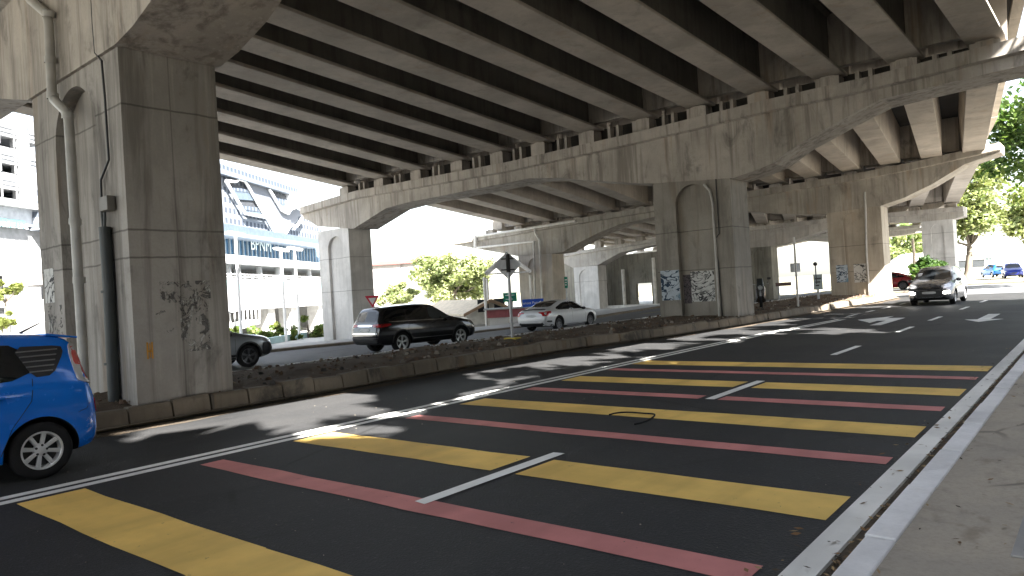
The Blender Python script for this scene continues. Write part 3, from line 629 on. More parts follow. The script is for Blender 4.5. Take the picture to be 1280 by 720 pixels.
def linepoly(pts, w):
    L, Rr = [], []
    for i, p in enumerate(pts):
        a = pts[max(0, i-1)]; b = pts[min(len(pts)-1, i+1)]; dx, dy = b[0]-a[0], b[1]-a[1]; l = math.hypot(dx, dy); nx, ny = -dy/l*w/2, dx/l*w/2
        L.append((p[0]+nx, p[1]+ny)); Rr.append((p[0]-nx, p[1]-ny))
    return L+Rr[::-1]
def mirror(pts): return [(-a, b) for a, b in pts][::-1]
def wheel(root, x, y, r, w, sg, spokes, rimmat, rim=.66, twin=False, dish=.03):
    e = MB(); e.lathe([(r*rim-.01, -w/2), (r*.90, -w/2), (r*.975, -w*.40), (r, -w*.25), (r, w*.25), (r*.975, w*.40), (r*.90, w/2), (r*.80, w/2+.006), (r*rim-.01, w/2-.004), (r*rim-.02, -w/2)], (0, 0, 0), (0, sg, 0), 40)
    t = e.build('wheel', BLK, root, smooth=True); t.location = (x, y, r)
    m = MB(); o = w/2-.012; rr = r*rim
    m.lathe([(rr+.004, o-.09), (rr+.006, o), (rr-.004, o+.008), (rr-.03, o+.002), (rr-.04, o-.08)], (0, 0, 0), (0, sg, 0), 40)
    m.lathe([(.001, o-dish+.012), (.04, o-dish+.012), (.062, o-dish+.002), (.068, o-dish-.04)], (0, 0, 0), (0, sg, 0), 20)
    for k in range(spokes):
        for da in ((-.1, .1) if twin else (0,)):
            a = k*2*math.pi/spokes+.2; a2 = a+da*1.3; c, s_ = math.cos(a), math.sin(a); c2, s2 = math.cos(a2), math.sin(a2)
            p0, p1 = Vector((c*.045, sg*(o-dish), s_*.045)), Vector((c2*(rr-.015), sg*(o-.012), s2*(rr-.015)))
            tq = Vector((-s2, 0, c2)); wi, wo = (.02, .026) if not twin else (.013, .017); wi, wo = wi*r/.3, wo*r/.3; dp = Vector((0, -sg*.03, 0))
            m.hexa([p0-tq*wi+dp, p0+tq*wi+dp, p1+tq*wo+dp, p1-tq*wo+dp], [p0-tq*wi*.8, p0+tq*wi*.8, p1+tq*wo*.8, p1-tq*wo*.8])
    ri = m.build('rim', rimmat, t, smooth=True, bevel=.003)
    d = MB(); d.lathe([(.001, o-.075), (rr-.02, o-.075), (rr-.02, o-.1)], (0, 0, 0), (0, sg, 0), 28)
    for k in range(5):
        a = k*2*math.pi/5+.5; q = MB(); q.lathe([(.012, 0), (.012, .012), (.001, .014)], (math.cos(a)*.052*r/.3, sg*(o-dish+.0), math.sin(a)*.052*r/.3), (0, sg, 0), 8); d.add(q.v, q.f)
    d.build('brake', DARKM, t, smooth=True); return t
def vehicle(name, label, cat, loc, dirY, P, paint, group=None, tilt=0):
    root = empty(name, (0, 0, 0), label=label, cat=cat, group=group)
    W = [(P['xf'], P['R']+.055), (P['xr'], P['R']+.055)]
    b, bvh = make_body(P, paint, W); b.parent = root
    for x in (P['xf'], P['xr']):
        for sg in (1, -1): wheel(root, x, sg*(P['w']-P['tw']/2-.035), P['R'], P['tw'], sg, P.get('spokes', 7), P.get('rim', ALLOY), P.get('rimf', .68), P.get('twin', False))
    for nm, sides, poly, mat, off in P['patches']:
        for s_ in sides:
            pp = poly if s_ not in 'fb' else mirror(poly)
            patch(bvh, s_.upper(), pp, nm, mat, root, off, P.get('h', .09), P.get('rnd', 1) if nm not in ('door_line',) else 0)
    if 'mirror' in P:
        x, z = P['mirror']
        for sg in (1, -1):
            m = MB(); m.lathe([(.001, -.06), (.06, -.055), (.085, -.01), (.085, .03), (.02, .075), (.001, .08)], (0, 0, 0), (1, 0, 0), 14)
            o = m.build('wing_mirror', P.get('mirmat', paint), root, smooth=True); o.scale = (1, 1.25, .8); o.location = (x, sg*(P['w']+.05), z)
    if 'handles' in P:
        for x, z in P['handles']:
            for sg in (1, -1):
                l, nn, _, _ = bvh.ray_cast(Vector((x, sg*3, z)), Vector((0, -sg, 0)))
                m = MB(); m.tube([l+Vector((-.10, 0, 0)), l+Vector((-.085, sg*.028, .004)), l+Vector((.07, sg*.032, .006)), l+Vector((.095, 0, 0))], [.010, .015, .016, .010], 8); m.build('door_handle', P.get('hmat', paint), root, smooth=True)
    root.location = loc; root.rotation_euler = (tilt, 0, dirY); root['_'] = 0; del root['_']
    return root, bvh
# --- blue hatchback (front to -Y)
BLUE = carpaint('bright_blue_paint', (.004, .165, .70), .08, .2)
LOUV = NT('black_louvre'); zz = LOUV.xyz(LOUV.pos)[2]
LOUV = LOUV.out((.03, .032, .035), .35)
hatch = dict(w=.845, R=.288, tw=.185, xf=1.12, xr=-1.38, spokes=8, rimf=.70, mirror=(.62, .98), handles=[(-.98, .86), (.12, .84)],
  top=[(-1.95, .58), (-1.935, .70), (-1.90, .86), (-1.845, 1.12), (-1.79, 1.34), (-1.74, 1.40), (-1.62, 1.445), (-1.0, 1.50), (-.3, 1.515), (.25, 1.46), (.75, 1.18), (1.12, .98), (1.5, .90), (1.78, .78), (1.92, .6), (1.95, .5)],
  belt=[(-1.95, .55), (-1.9, .8), (-1.8, .96), (-1.2, .98), (0, .93), (1.0, .88), (1.5, .8), (1.95, .46)],
  bot=[(-1.95, .36), (-1.9, .27), (-1.75, .22), (-1.3, .19), (1.4, .18), (1.8, .22), (1.95, .32)],
  plan=[(-1.95, .66), (-1.92, .74), (-1.84, .805), (-1.6, .838), (-1, .845), (1.1, .845), (1.5, .82), (1.8, .72), (1.95, .5)],
  topw=[(-1.95, .6), (-1.8, .56), (-1.5, .575), (0, .6), (.4, .6), (1.0, .72), (1.95, .5)],
  patches=[('rear_quarter_window', 'l', [(-1.66, 1.325), (-1.665, 1.25), (-1.52, 1.035), (-1.34, 1.03), (-1.20, 1.345)], BPLA, .006), ('rear_quarter_window', 'r', [(-1.66, 1.325), (-1.665, 1.25), (-1.52, 1.035), (-1.34, 1.03), (-1.20, 1.345)], BPLA, .006),
    ('rear_window', 'lr', [(-1.27, 1.36), (-1.36, 1.03), (-.22, .965), (-.22, 1.38), (-.8, 1.395)], GLASS, .004), ('front_window', 'lr', [(-.14, 1.38), (-.14, .96), (.78, .93), (.62, 1.08), (.25, 1.36)], GLASS, .004),
    ('windscreen', 'f', [(-.52, 1.40), (.52, 1.40), (.68, 1.0), (-.68, 1.0)], GLASS, .004), ('tailgate_glass', 'b', [(-.5, 1.32), (.5, 1.32), (.58, 1.0), (-.58, 1.0)], GLASS, .004),
    ('door_line', 'lr', linepoly([(-1.02, .3), (-1.12, .55), (-1.3, .80), (-1.33, 1.02)], .007), BLK, .001), ('door_line', 'lr', linepoly([(-.18, .26), (-.18, .95)], .007), BLK, .001), ('door_line', 'lr', linepoly([(.83, .3), (.86, .7), (.8, .92)], .007), BLK, .001), ('door_line', 'lr', linepoly([(-1.02, .3), (.83, .3)], .006), BLK, .001),
    ('bumper_seam', 'lr', linepoly([(-1.72, .62), (-1.83, .66), (-1.88, .90)], .006), BLK, .001),
    ('headlight', 'lr', [(1.25, .80), (1.5, .82), (1.8, .70), (1.72, .60), (1.4, .68)], CLAMP, .008), ('number_plate', 'b', [(-.26, .78), (.26, .78), (.26, .66), (-.26, .66)], PLATE, .012), ('lower_grille', 'f', [(-.5, .42), (.5, .42), (.45, .3), (-.45, .3)], BPLA, .006), ('number_plate', 'f', [(-.26, .55), (.26, .55), (.26, .44), (-.26, .44)], PLATE, .012)])
bc, bv = vehicle('parked_car', 'bright blue hatchback with louvred rear quarter window cut off by the left edge', 'car', (-9.195, 1.17, .0), R(-90), hatch, BLUE)
def bchild(mb, name, mat, **k): return mb.build(name, mat, bc, **k)
def bpt(x, z, sg, off=0):
    l, nn, _, _ = bv.ray_cast(Vector((x, sg*3, z)), Vector((0, -sg, 0))); return l+nn*off if l is not None else Vector((x, sg*.7, z))
for sg in (1, -1):
    # louvre slats standing on the quarter window
    q = MB()
    for k in range(5):
        z0 = 1.075+k*.052; xa = -1.36+.10*k/5+.045; xb = -1.545-.09*k/4+.02
        a, b = bpt(xa, z0, sg, .008), bpt(xb, z0, sg, .008); up = Vector((0, sg*.022, .012)); t = Vector((0, 0, .020))
        q.hexa([a, b, b+t, a+t], [a+up, b+up, b+t*.4+up, a+t*.4+up])
    fr = [(-1.645, 1.315), (-1.65, 1.25), (-1.515, 1.045), (-1.35, 1.04)]
    q.tube([bpt(x, z, sg, .012) for x, z in fr], .012, 6)
    bchild(q, 'window_louvre', flat('louvre_grey', (.22, .225, .23), .45))
    # tall tail lamp wrapping the corner
    P_ = [(-1.785, 1.335), (-1.735, 1.33), (-1.715, 1.22), (-1.72, 1.08), (-1.735, .955), (-1.80, .93), (-1.875, .90), (-1.845, 1.06), (-1.81, 1.22)]
    patch(bv, 'L' if sg > 0 else 'R', P_, 'tail_light', CLAMP, bc, .014, .05)
    patch(bv, 'L' if sg > 0 else 'R', [(-1.785, 1.26), (-1.74, 1.25), (-1.735, 1.12), (-1.80, 1.10), (-1.815, 1.2)], 'tail_light', PINKL, bc, .019, .05)
    patch(bv, 'B', [(sg*.52, 1.30), (sg*.60, 1.30), (sg*.74, .95), (sg*.60, .93)], 'tail_light', PINKL, bc, .012, .05)
    patch(bv, 'L' if sg > 0 else 'R', [(-1.90, .74), (-1.915, .60), (-1.935, .60), (-1.925, .74)], 'reflector', RLAMP, bc, .008, .05)
q = MB(); s_ = [(-1.56, .52, 1.455), (-1.80, .50, 1.435), (-1.87, .46, 1.41)]
q.hexa([(-1.55, -.55, 1.435), (-1.55, .55, 1.435), (-1.86, .50, 1.385), (-1.86, -.50, 1.385)], [(-1.55, -.55, 1.463), (-1.55, .55, 1.463), (-1.87, .50, 1.405), (-1.87, -.50, 1.405)]); bchild(q, 'roof_spoiler', BLUE, bevel=.008)
q = MB(); q.tube([(-1.45, .0, 1.455), (-1.47, .0, 1.475), (-1.72, .0, 1.60)], [.018, .012, .004], 6); bchild(q, 'aerial', DARKM)
q = MB()
for k in range(14):
    p = bpt(-1.80-.009*(k % 5)-.01, .40+.012*k, 1, .003); q.obox(p, (.014, .004, .0), (0, .002, 0), (0.004, 0, .0035))
bchild(q, 'bumper_scuff', flat('grey_scuff', (.5, .52, .56), .7))
# --- black SUV (front to +Y)
def suv(h): return dict(w=.945, R=.365, tw=.235, xf=1.38, xr=-1.36, spokes=5, twin=True, rim=h.get('rim', ALLOY), rimf=.72, mirror=(.72, 1.10), handles=[(-.95, 1.0), (.08, .98)], mirmat=h.get('mir', BPLA),
  top=[(-2.36, .72), (-2.34, .86), (-2.29, 1.04), (-2.16, 1.34), (-2.05, 1.56), (-1.92, 1.63), (-1.4, 1.675), (-.5, 1.70), (.1, 1.66), (.6, 1.42), (.98, 1.17), (1.3, 1.09), (1.9, 1.0), (2.2, .9), (2.33, .74), (2.36, .62)],
  belt=[(-2.36, .68), (-2.3, .95), (-2.15, 1.10), (-1.2, 1.10), (0, 1.06), (1.2, 1.02), (1.9, .93), (2.36, .58)],
  bot=[(-2.36, .48), (-2.3, .36), (-2.1, .31), (-1.4, .27), (1.6, .26), (2.1, .32), (2.36, .46)],
  plan=[(-2.36, .76), (-2.32, .84), (-2.2, .905), (-1.8, .935), (-1, .945), (1.4, .945), (1.9, .92), (2.2, .80), (2.36, .55)],
  topw=[(-2.36, .7), (-2.1, .66), (-1.5, .69), (0, .71), (.5, .7), (1.1, .82), (2.36, .55)],
  patches=[('rear_quarter_window', 'lr', [(-1.95, 1.52), (-1.98, 1.36), (-1.72, 1.16), (-1.18, 1.14), (-1.12, 1.54)], GLASS, .004), ('rear_window', 'lr', [(-1.04, 1.55), (-1.08, 1.14), (-.16, 1.11), (-.16, 1.57)], GLASS, .004), ('front_window', 'lr', [(-.08, 1.57), (-.08, 1.11), (.9, 1.08), (.72, 1.24), (.22, 1.53)], h.get('fg', GLASS), .004),
    ('windscreen', 'f', [(-.6, 1.57), (.6, 1.57), (.76, 1.2), (-.76, 1.2)], GLASS, .004), ('tailgate_glass', 'b', [(-.6, 1.50), (.6, 1.50), (.70, 1.14), (-.70, 1.14)], GLASS, .004),
    ('tail_light', 'lr', [(-2.27, 1.06), (-1.86, 1.06), (-1.80, 1.01), (-2.0, .96), (-2.33, .94)], RLAMP, .01), ('tail_light', 'b', [(.46, 1.06), (.86, 1.05), (.9, .95), (.5, .96)], RLAMP, .01), ('tail_light', 'b', mirror([(.46, 1.06), (.86, 1.05), (.9, .95), (.5, .96)]), RLAMP, .01), ('chrome_strip', 'b', [(-.46, 1.05), (.46, 1.05), (.46, .97), (-.46, .97)], CHROME, .012),
    ('number_plate', 'b', [(-.3, .92), (.3, .92), (.3, .80), (-.3, .80)], PLATEW, .012), ('bumper_trim', 'b', [(-.82, .76), (.82, .76), (.84, .70), (-.84, .70)], CHROME, .012), ('bumper_trim', 'b', [(-.8, .58), (.8, .58), (.8, .55), (-.8, .55)], BPLA, .012), ('rear_apron', 'b', [(-.8, .53), (.8, .53), (.7, .40), (-.7, .40)], BPLA, .006),
    ('side_trim', 'lr', linepoly([(-.95, .47), (.9, .45)], .022), CHROME, .01), ('window_trim', 'lr', linepoly([(-1.9, 1.12), (-1.0, 1.105), (.85, 1.06)], .016), CHROME, .008), ('door_line', 'lr', linepoly([(-1.08, .45), (-1.1, 1.1)], .008), BLK, .001), ('door_line', 'lr', linepoly([(-.12, .42), (-.12, 1.08)], .008), BLK, .001), ('door_line', 'lr', linepoly([(.92, .45), (.93, 1.04)], .008), BLK, .001),
    ('wheel_arch', 'lr', [(1.38+.45*math.cos(a), .365+.47*math.sin(a)) for a in [i*math.pi/14 for i in range(15)]]+[(1.38+.41*math.cos(a), .365+.415*math.sin(a)) for a in [i*math.pi/14 for i in range(14, -1, -1)]], BPLA, .006), ('wheel_arch', 'lr', [(-1.36+.45*math.cos(a), .365+.47*math.sin(a)) for a in [i*math.pi/14 for i in range(15)]]+[(-1.36+.41*math.cos(a), .365+.415*math.sin(a)) for a in [i*math.pi/14 for i in range(14, -1, -1)]], BPLA, .006),
    ('headlight', 'lr', [(1.72, .92), (2.05, .9), (2.25, .80), (2.12, .76), (1.82, .84)], CLAMP, .008), ('headlight', 'f', [(.45, .90), (.78, .90), (.8, .78), (.48, .76)], CLAMP, .008), ('headlight', 'f', mirror([(.45, .90), (.78, .90), (.8, .78), (.48, .76)]), CLAMP, .008), ('grille', 'f', [(-.42, .86), (.42, .86), (.36, .64), (-.36, .64)], BPLA, .008), ('lower_grille', 'f', [(-.6, .56), (.6, .56), (.5, .42), (-.5, .42)], BPLA, .008)])
BLACK = carpaint('black_car_paint', (.006, .006, .008), .1, .12)
SIDEZ = -.305
d = R(90)-math.atan2(-.29, 2.71)*0
vehicle('passing_car', 'black family SUV driving on the side road in front of the pale pier leg', 'car', (-20.3, 18.75, SIDEZ), R(84.5), suv(dict(rim=ALLOY, fg=GLASS2)), BLACK)
SILV = carpaint('silver_grey_paint', (.30, .32, .34), .6, .3)
gs = suv(dict(rim=DALLOY)); gs['patches'] += [('hood_stripe', 'l', [(.95, 1.06), (1.9, .97), (2.2, .86), (1.9, .93), (.95, 1.02)], BPLA, .007)]
gs['patches'] += [(n_, s_, [(1.38+(q[0]-1.38)*1.16 if 0 else q[0], q[1]) for q in p_], m_, o_) for n_, s_, p_, m_, o_ in []]
gs['patches'] += [('front_bumper', 'lr', [(1.86, .78), (2.10, .74), (2.30, .70), (2.34, .5), (2.1, .36), (1.82, .38), (1.84, .6)], BPLA, .012), ('side_skirt', 'lr', [(-.9, .48), (.93, .48), (.93, .28), (-.9, .28)], BPLA, .008)]
vehicle('passing_car', 'silver grey crossover with black bumper, its nose poking out behind the huge pier', 'car', (-22.45, 11.15, SIDEZ), R(86), gs, SILV)
# --- white sedan (front to +Y)
sed = dict(w=.90, R=.33, tw=.215, xf=1.42, xr=-1.28, spokes=10, rim=DALLOY, rimf=.72, mirror=(.72, .94), mirmat=BPLA, handles=[(-.72, .83), (.12, .82)],
  top=[(-2.31, .62), (-2.29, .76), (-2.24, .92), (-2.1, 1.0), (-1.9, 1.03), (-1.5, 1.14), (-1.0, 1.32), (-.5, 1.40), (-.05, 1.405), (.4, 1.31), (.9, 1.06), (1.15, .955), (1.6, .90), (2.05, .80), (2.25, .66), (2.31, .52)],
  belt=[(-2.31, .58), (-2.22, .86), (-1.9, .93), (-1.2, .92), (0, .90), (1.0, .87), (1.7, .82), (2.31, .48)],
  bot=[(-2.31, .40), (-2.25, .27), (-2.0, .22), (-1.3, .19), (1.6, .18), (2.1, .22), (2.31, .34)],
  plan=[(-2.31, .70), (-2.26, .80), (-2.1, .865), (-1.7, .895), (-1, .90), (1.4, .90), (1.9, .86), (2.2, .72), (2.31, .5)],
  topw=[(-2.31, .62), (-2.0, .70), (-1.5, .64), (-.8, .61), (0, .62), (.5, .64), (1.1, .76), (2.31, .48)],
  patches=[('rear_window', 'lr', [(-1.40, 1.05), (-1.32, .96), (-.22, .945), (-.22, 1.31), (-.72, 1.27)], GLASS, .004), ('front_window', 'lr', [(-.15, 1.31), (-.15, .945), (.86, .925), (.7, 1.04), (.28, 1.26)], GLASS, .004), ('window_pillar', 'lr', [(-.24, 1.315), (-.24, .94), (-.13, .94), (-.13, 1.315)], BPLA, .0035),
    ('rear_screen', 't', [(-.74, .50), (-1.52, .56), (-1.62, 0), (-1.52, -.56), (-.74, -.50)], GLASS, .005), ('windscreen', 'f', [(-.54, 1.33), (.54, 1.33), (.68, 1.0), (-.68, 1.0)], GLASS, .004), ('boot_spoiler', 't', [(-1.98, .66), (-2.1, .62), (-2.12, 0), (-2.1, -.62), (-1.98, -.66), (-2.03, 0)], BPLA, .03),
    ('tail_light', 'lr', [(-1.86, .94), (-2.23, .92), (-2.29, .72), (-2.1, .73), (-2.02, .80), (-1.9, .82)], RLAMP, .012), ('tail_light', 'b', [(.42, .91), (.80, .91), (.84, .70), (.66, .72), (.62, .82), (.42, .86)], RLAMP, .012), ('tail_light', 'b', mirror([(.42, .91), (.80, .91), (.84, .70), (.66, .72), (.62, .82), (.42, .86)]), RLAMP, .012),
    ('number_plate', 'b', [(-.28, .80), (.28, .80), (.28, .68), (-.28, .68)], PLATEW, .012), ('rear_apron', 'b', [(-.66, .40), (.66, .40), (.6, .27), (-.6, .27)], BPLA, .008), ('bumper_vent', 'lr', [(-2.2, .52), (-1.86, .50), (-1.88, .42), (-2.2, .43)], BPLA, .008), ('rear_apron', 'lr', [(-2.27, .38), (-1.72, .30), (-1.72, .22), (-2.2, .26)], BPLA, .006),
    ('door_line', 'lr', linepoly([(-.9, .3), (-1.05, .6), (-1.1, .9)], .007), DARKM, .001), ('door_line', 'lr', linepoly([(-.18, .27), (-.18, .9)], .007), DARKM, .001), ('door_line', 'lr', linepoly([(.93, .3), (.95, .86)], .007), DARKM, .001), ('side_skirt', 'lr', [(-.9, .27), (1.0, .26), (1.0, .19), (-.9, .19)], BPLA, .004),
    ('headlight', 'lr', [(1.75, .80), (2.05, .76), (2.2, .64), (1.9, .68)], CLAMP, .008), ('grille', 'f', [(-.6, .66), (.6, .66), (.5, .5), (-.5, .5)], BPLA, .008)])
WHITE = carpaint('white_car_paint', (.66, .67, .68), .05, .3)
vehicle('passing_car', 'white fastback sedan with red tail lights driving past the blue direction sign', 'car', (-20.75, 28.55, SIDEZ), R(91), sed, WHITE)
# --- grey MPV coming towards us (front to -Y)
mpv = dict(w=.86, R=.315, tw=.20, xf=1.30, xr=-1.40, spokes=7, rim=ALLOY, rimf=.68, mirror=(.82, 1.02), handles=[(-.9, .9), (.1, .88)],
  top=[(-2.15, .60), (-2.12, .9), (-2.05, 1.25), (-1.95, 1.48), (-1.8, 1.55), (-1, 1.60), (-.2, 1.60), (.3, 1.52), (.85, 1.24), (1.25, 1.03), (1.6, .95), (1.95, .84), (2.12, .66), (2.15, .52)],
  belt=[(-2.15, .56), (-2.05, .95), (-1.9, 1.02), (0, .98), (1.2, .92), (1.7, .82), (2.15, .48)], bot=[(-2.15, .38), (-2, .24), (-1.4, .2), (1.5, .19), (2.0, .22), (2.15, .32)],
  plan=[(-2.15, .74), (-2.05, .82), (-1.7, .855), (1.2, .86), (1.7, .83), (2.0, .74), (2.15, .56)], topw=[(-2.15, .62), (-1.8, .62), (0, .65), (.4, .65), (1.1, .74), (2.15, .52)],
  patches=[('windscreen', 'f', [(-.55, 1.46), (.55, 1.46), (.70, 1.06), (-.70, 1.06)], GLASS, .004), ('front_window', 'lr', [(-.1, 1.47), (-.1, 1.02), (.95, .99), (.8, 1.12), (.35, 1.42)], GLASS2, .004), ('rear_window', 'lr', [(-.2, 1.47), (-.2, 1.03), (-1.2, 1.06), (-1.15, 1.48)], GLASS2, .004), ('rear_quarter_window', 'lr', [(-1.28, 1.47), (-1.32, 1.06), (-1.8, 1.1), (-1.75, 1.42)], GLASS2, .004),
    ('headlight', 'f', [(.40, .80), (.72, .90), (.78, .74), (.5, .70)], CLAMP, .01), ('headlight', 'f', mirror([(.40, .80), (.72, .90), (.78, .74), (.5, .70)]), CLAMP, .01), ('fog_lamp', 'f', [(.50, .56), (.74, .60), (.74, .48), (.52, .47)], HLAMP, .012), ('fog_lamp', 'f', mirror([(.50, .56), (.74, .60), (.74, .48), (.52, .47)]), HLAMP, .012),
    ('grille', 'f', [(-.42, .76), (.42, .76), (.40, .66), (-.40, .66)], BPLA, .01), ('lower_grille', 'f', [(-.48, .62), (.48, .62), (.46, .34), (-.46, .34)], BPLA, .01), ('chrome_strip', 'f', [(-.22, .735), (.22, .735), (.2, .71), (-.2, .71)], CHROME, .016), ('number_plate', 'f', [(-.25, .58), (.25, .58), (.25, .48), (-.25, .48)], PLATEW, .018), ('road_tax_disc', 'f', [(.44, 1.36), (.60, 1.34), (.62, 1.22), (.46, 1.22)], PLATEW, .009),
    ('door_line', 'lr', linepoly([(-.15, .28), (-.15, .98)], .008), BLK, .001), ('door_line', 'lr', linepoly([(1.0, .3), (1.02, .94)], .008), BLK, .001)])
GREYM = carpaint('grey_metallic_paint', (.17, .175, .19), .7, .25)
vehicle('oncoming_car', 'grey people carrier with lit fog lamps coming towards us along the lane', 'car', (-5.85, 36.3, 0), R(-90), mpv, GREYM)
# distant cars
def simple(P, keep): Q = dict(P); Q['patches'] = [p for p in P['patches'] if p[0] in keep]; Q['h'] = .15; Q.pop('handles', None); return Q
WIN = ('windscreen', 'front_window', 'rear_window', 'tailgate_glass', 'headlight', 'tail_light', 'rear_screen', 'grille', 'number_plate', 'rear_quarter_window')
p = onZ(1113, 363, 0)
vehicle('parked_car', 'dark red car half hidden behind the concrete pier at the road bend', 'car', (p.x-.6, p.y+1, 0), R(190), simple(sed, WIN), carpaint('dark_red_paint', (.22, .006, .012), .2, .25))
p = atD(1243, 347, 84)
vehicle('parked_car', 'light blue hatchback parked by the white building at far right', 'car', (p.x, p.y, 0), R(118), simple(hatch, WIN), carpaint('light_blue_paint', (.01, .17, .55), .2, .3))
p = atD(1266, 350, 74)
vehicle('oncoming_car', 'dark blue car facing us, lower of the two blue cars at far right', 'car', (p.x, p.y, 0), R(-80), simple(hatch, WIN), carpaint('dark_blue_paint', (.012, .03, .28), .2, .3))
# --- scooter behind the graffiti pier
p = onZ(952, 386, .27); mc = empty('motorcycle', (p.x, p.y, .25), R(-70), label='dark scooter parked on the median just behind the graffiti covered pier', cat='motorcycle')
for x in (.62, -.62):
    m = MB(); m.lathe([(.20, -.05), (.27, -.05), (.29, 0), (.27, .05), (.20, .05), (.2, -.05)], (x, 0, .29), (0, 1, 0), 24); w_ = m.build('wheel', BLK, mc, smooth=True)
    m = MB(); m.lathe([(.001, -.02), (.2, -.03), (.2, .03), (.001, .02)], (x, 0, .29), (0, 1, 0), 16); m.build('rim', ALLOY, w_)
m = MB(); m.hexa([(-.75, -.13, .5), (.1, -.15, .28), (.1, .15, .28), (-.75, .13, .5)], [(-.8, -.12, .74), (.05, -.14, .70), (.05, .14, .70), (-.8, .12, .74)]); m.hexa([(.12, -.2, .3), (.5, -.12, .5), (.5, .12, .5), (.12, .2, .3)], [(.3, -.22, .9), (.52, -.16, 1.0), (.52, .16, 1.0), (.3, .22, .9)]); m.build('body', flat('scooter_black', (.02, .02, .023), .25, .1, .5, .5), mc, bevel=.03)
m = MB(); m.box(-.8, .05, -.13, .13, .75, .83); m.build('seat', BPLA, mc, bevel=.03)
m = MB(); m.tube([(.62, 0, .3), (.42, 0, 1.0)], .035, 8); m.tube([(.42, -.34, 1.08), (.45, 0, 1.0), (.42, .34, 1.08)], .018, 8); m.build('handlebar', STEEL, mc)
m = MB(); m.lathe([(.001, .0), (.09, .0), (.1, -.06), (.04, -.12)], (.56, 0, .92), (1, 0, .1), 16); m.build('headlight', CLAMP, mc, smooth=True)
for sg in (1, -1):
    m = MB(); m.tube([(.43, sg*.28, 1.06), (.40, sg*.34, 1.25)], .008, 6); m.obox((.40, sg*.36, 1.28), (.01, 0, 0), (0, .07, 0), (0, 0, .045)); m.build('mirror', BPLA, mc)
m = MB(); m.hexa([(.5, -.14, .95), (.56, -.12, .95), (.56, .12, .95), (.5, .14, .95)], [(.38, -.12, 1.3), (.40, -.12, 1.3), (.40, .12, 1.3), (.38, .12, 1.3)]); m.build('wind_shield', GLASS2, mc)
# ------------------------------------------------------------------ signs
def wbox(mb, c, ax, ay, az, m=0): mb.obox(c, ax, ay, az, m)
SIGNB = flat('sign_back_grey', (.80, .83, .87), .6, 0); YCON = flat('yellow_concrete', (.55, .42, .06), .8); SRED = flat('sign_red', (.55, .03, .06), .5); SWHITE = flat('sign_white', (.78, .78, .78), .5); SBLUE = flat('sign_blue', (.012, .085, .55), .45); SGREEN = flat('sign_green', (.0, .20, .13), .45); SYEL = flat('sign_yellow', (.65, .45, .03), .5)
p = onZ(641, 428, .27); b = empty('road_sign', (p.x, p.y, .27), label='back of a grey diamond road sign on a post with yellow base in the median', cat='road sign')
m = MB(); m.tube([(0, 0, 0), (0, 0, 2.35)], .038, 10); m.build('post', STEEL, b)
m = MB(); m.hexa([(-.22, -.14, -.05), (.22, -.14, -.05), (.22, .14, -.05), (-.22, .14, -.05)], [(-.20, -.12, .13), (.20, -.12, .13), (.20, .12, .13), (-.20, .12, .13)]); m.build('base', YCON, b, bevel=.01)
m = MB(); a = R(58); ux = Vector((math.cos(a), math.sin(a), 0)); nn = Vector((-math.sin(a), math.cos(a), 0)); c = Vector((0, 0, 2.05))+nn*.06; k = .37
m.prism([c+ux*k, c+Vector((0, 0, k)), c-ux*k, c-Vector((0, 0, k))], nn*.004); m.build('sign_plate', SIGNB, b)
m = MB(); m.obox(Vector((0, 0, 2.1))-nn*.0, ux*.042, nn*.042, Vector((0, 0, .24))); m.obox(c+Vector((0, 0, .17))-nn*.02, ux*.17, nn*.012, Vector((0, 0, .015))); m.obox(c-Vector((0, 0, .12))-nn*.02, ux*.19, nn*.012, Vector((0, 0, .015))); m.build('bracket', DARKM, b)
# give way sign
q = atD(465.5, 376, 36.5); b = empty('road_sign', (q.x, q.y, -.45), label='red and white triangular give way sign behind the black SUV', cat='road sign')
m = MB(); m.tube([(0, 0, 0), (0, 0, q.z+.45+.3)], .03, 8); m.build('post', STEEL, b)
vdir = (Vector((q.x, q.y, 0))-Vector((0, 0, 0))).normalized(); ux = Vector((vdir.y, -vdir.x, 0)); up = Vector((0, 0, 1)); c = Vector((0, 0, q.z+.45))-vdir*.05
def tri(s_, o): return [c-vdir*o+ux*-.5*s_+up*.36*s_, c-vdir*o+ux*.5*s_+up*.36*s_, c-vdir*o-up*.50*s_]
m = MB(); m.prism(tri(.72, 0), vdir*.005); m.build('sign_plate', SRED, b); m = MB(); m.prism(tri(.40, .004), vdir*.003); m.build('sign_face', SWHITE, b)
# blue direction sign
q0, q1 = atD(653, 379.5, 39), atD(679.5, 377.5, 39); c = (q0+q1)/2; ux = (q1-q0); L_ = ux.length; ux.normalize(); b = empty('direction_sign', (c.x, c.y, -.4), label='small blue direction sign with white lettering and arrow above the white sedan', cat='road sign')
nv = Vector((-c.x, -c.y, 0)).normalized(); h_ = .205; cz = Vector((0, 0, c.z+.4)); ux.z = 0; ux.normalize(); nv = Vector((ux.y, -ux.x, 0))
m = MB(); m.obox(cz, ux*L_/2, nv*.012, Vector((0, 0, h_))); m.build('sign_plate', SBLUE, b, bevel=.004)
m = MB()
for s_ in (-.36, .36): m.tube([ux*L_*s_-nv*.05+Vector((0, 0, 0)), ux*L_*s_-nv*.05+Vector((0, 0, c.z+.55))], .028, 8)
m.build('post', STEEL, b)
rz = math.atan2(ux.y, ux.x)
text('lettering', 'Sunset Point', .20, SWHITE, b, cz-ux*L_*.11+nv*.016, (R(90), 0, rz))
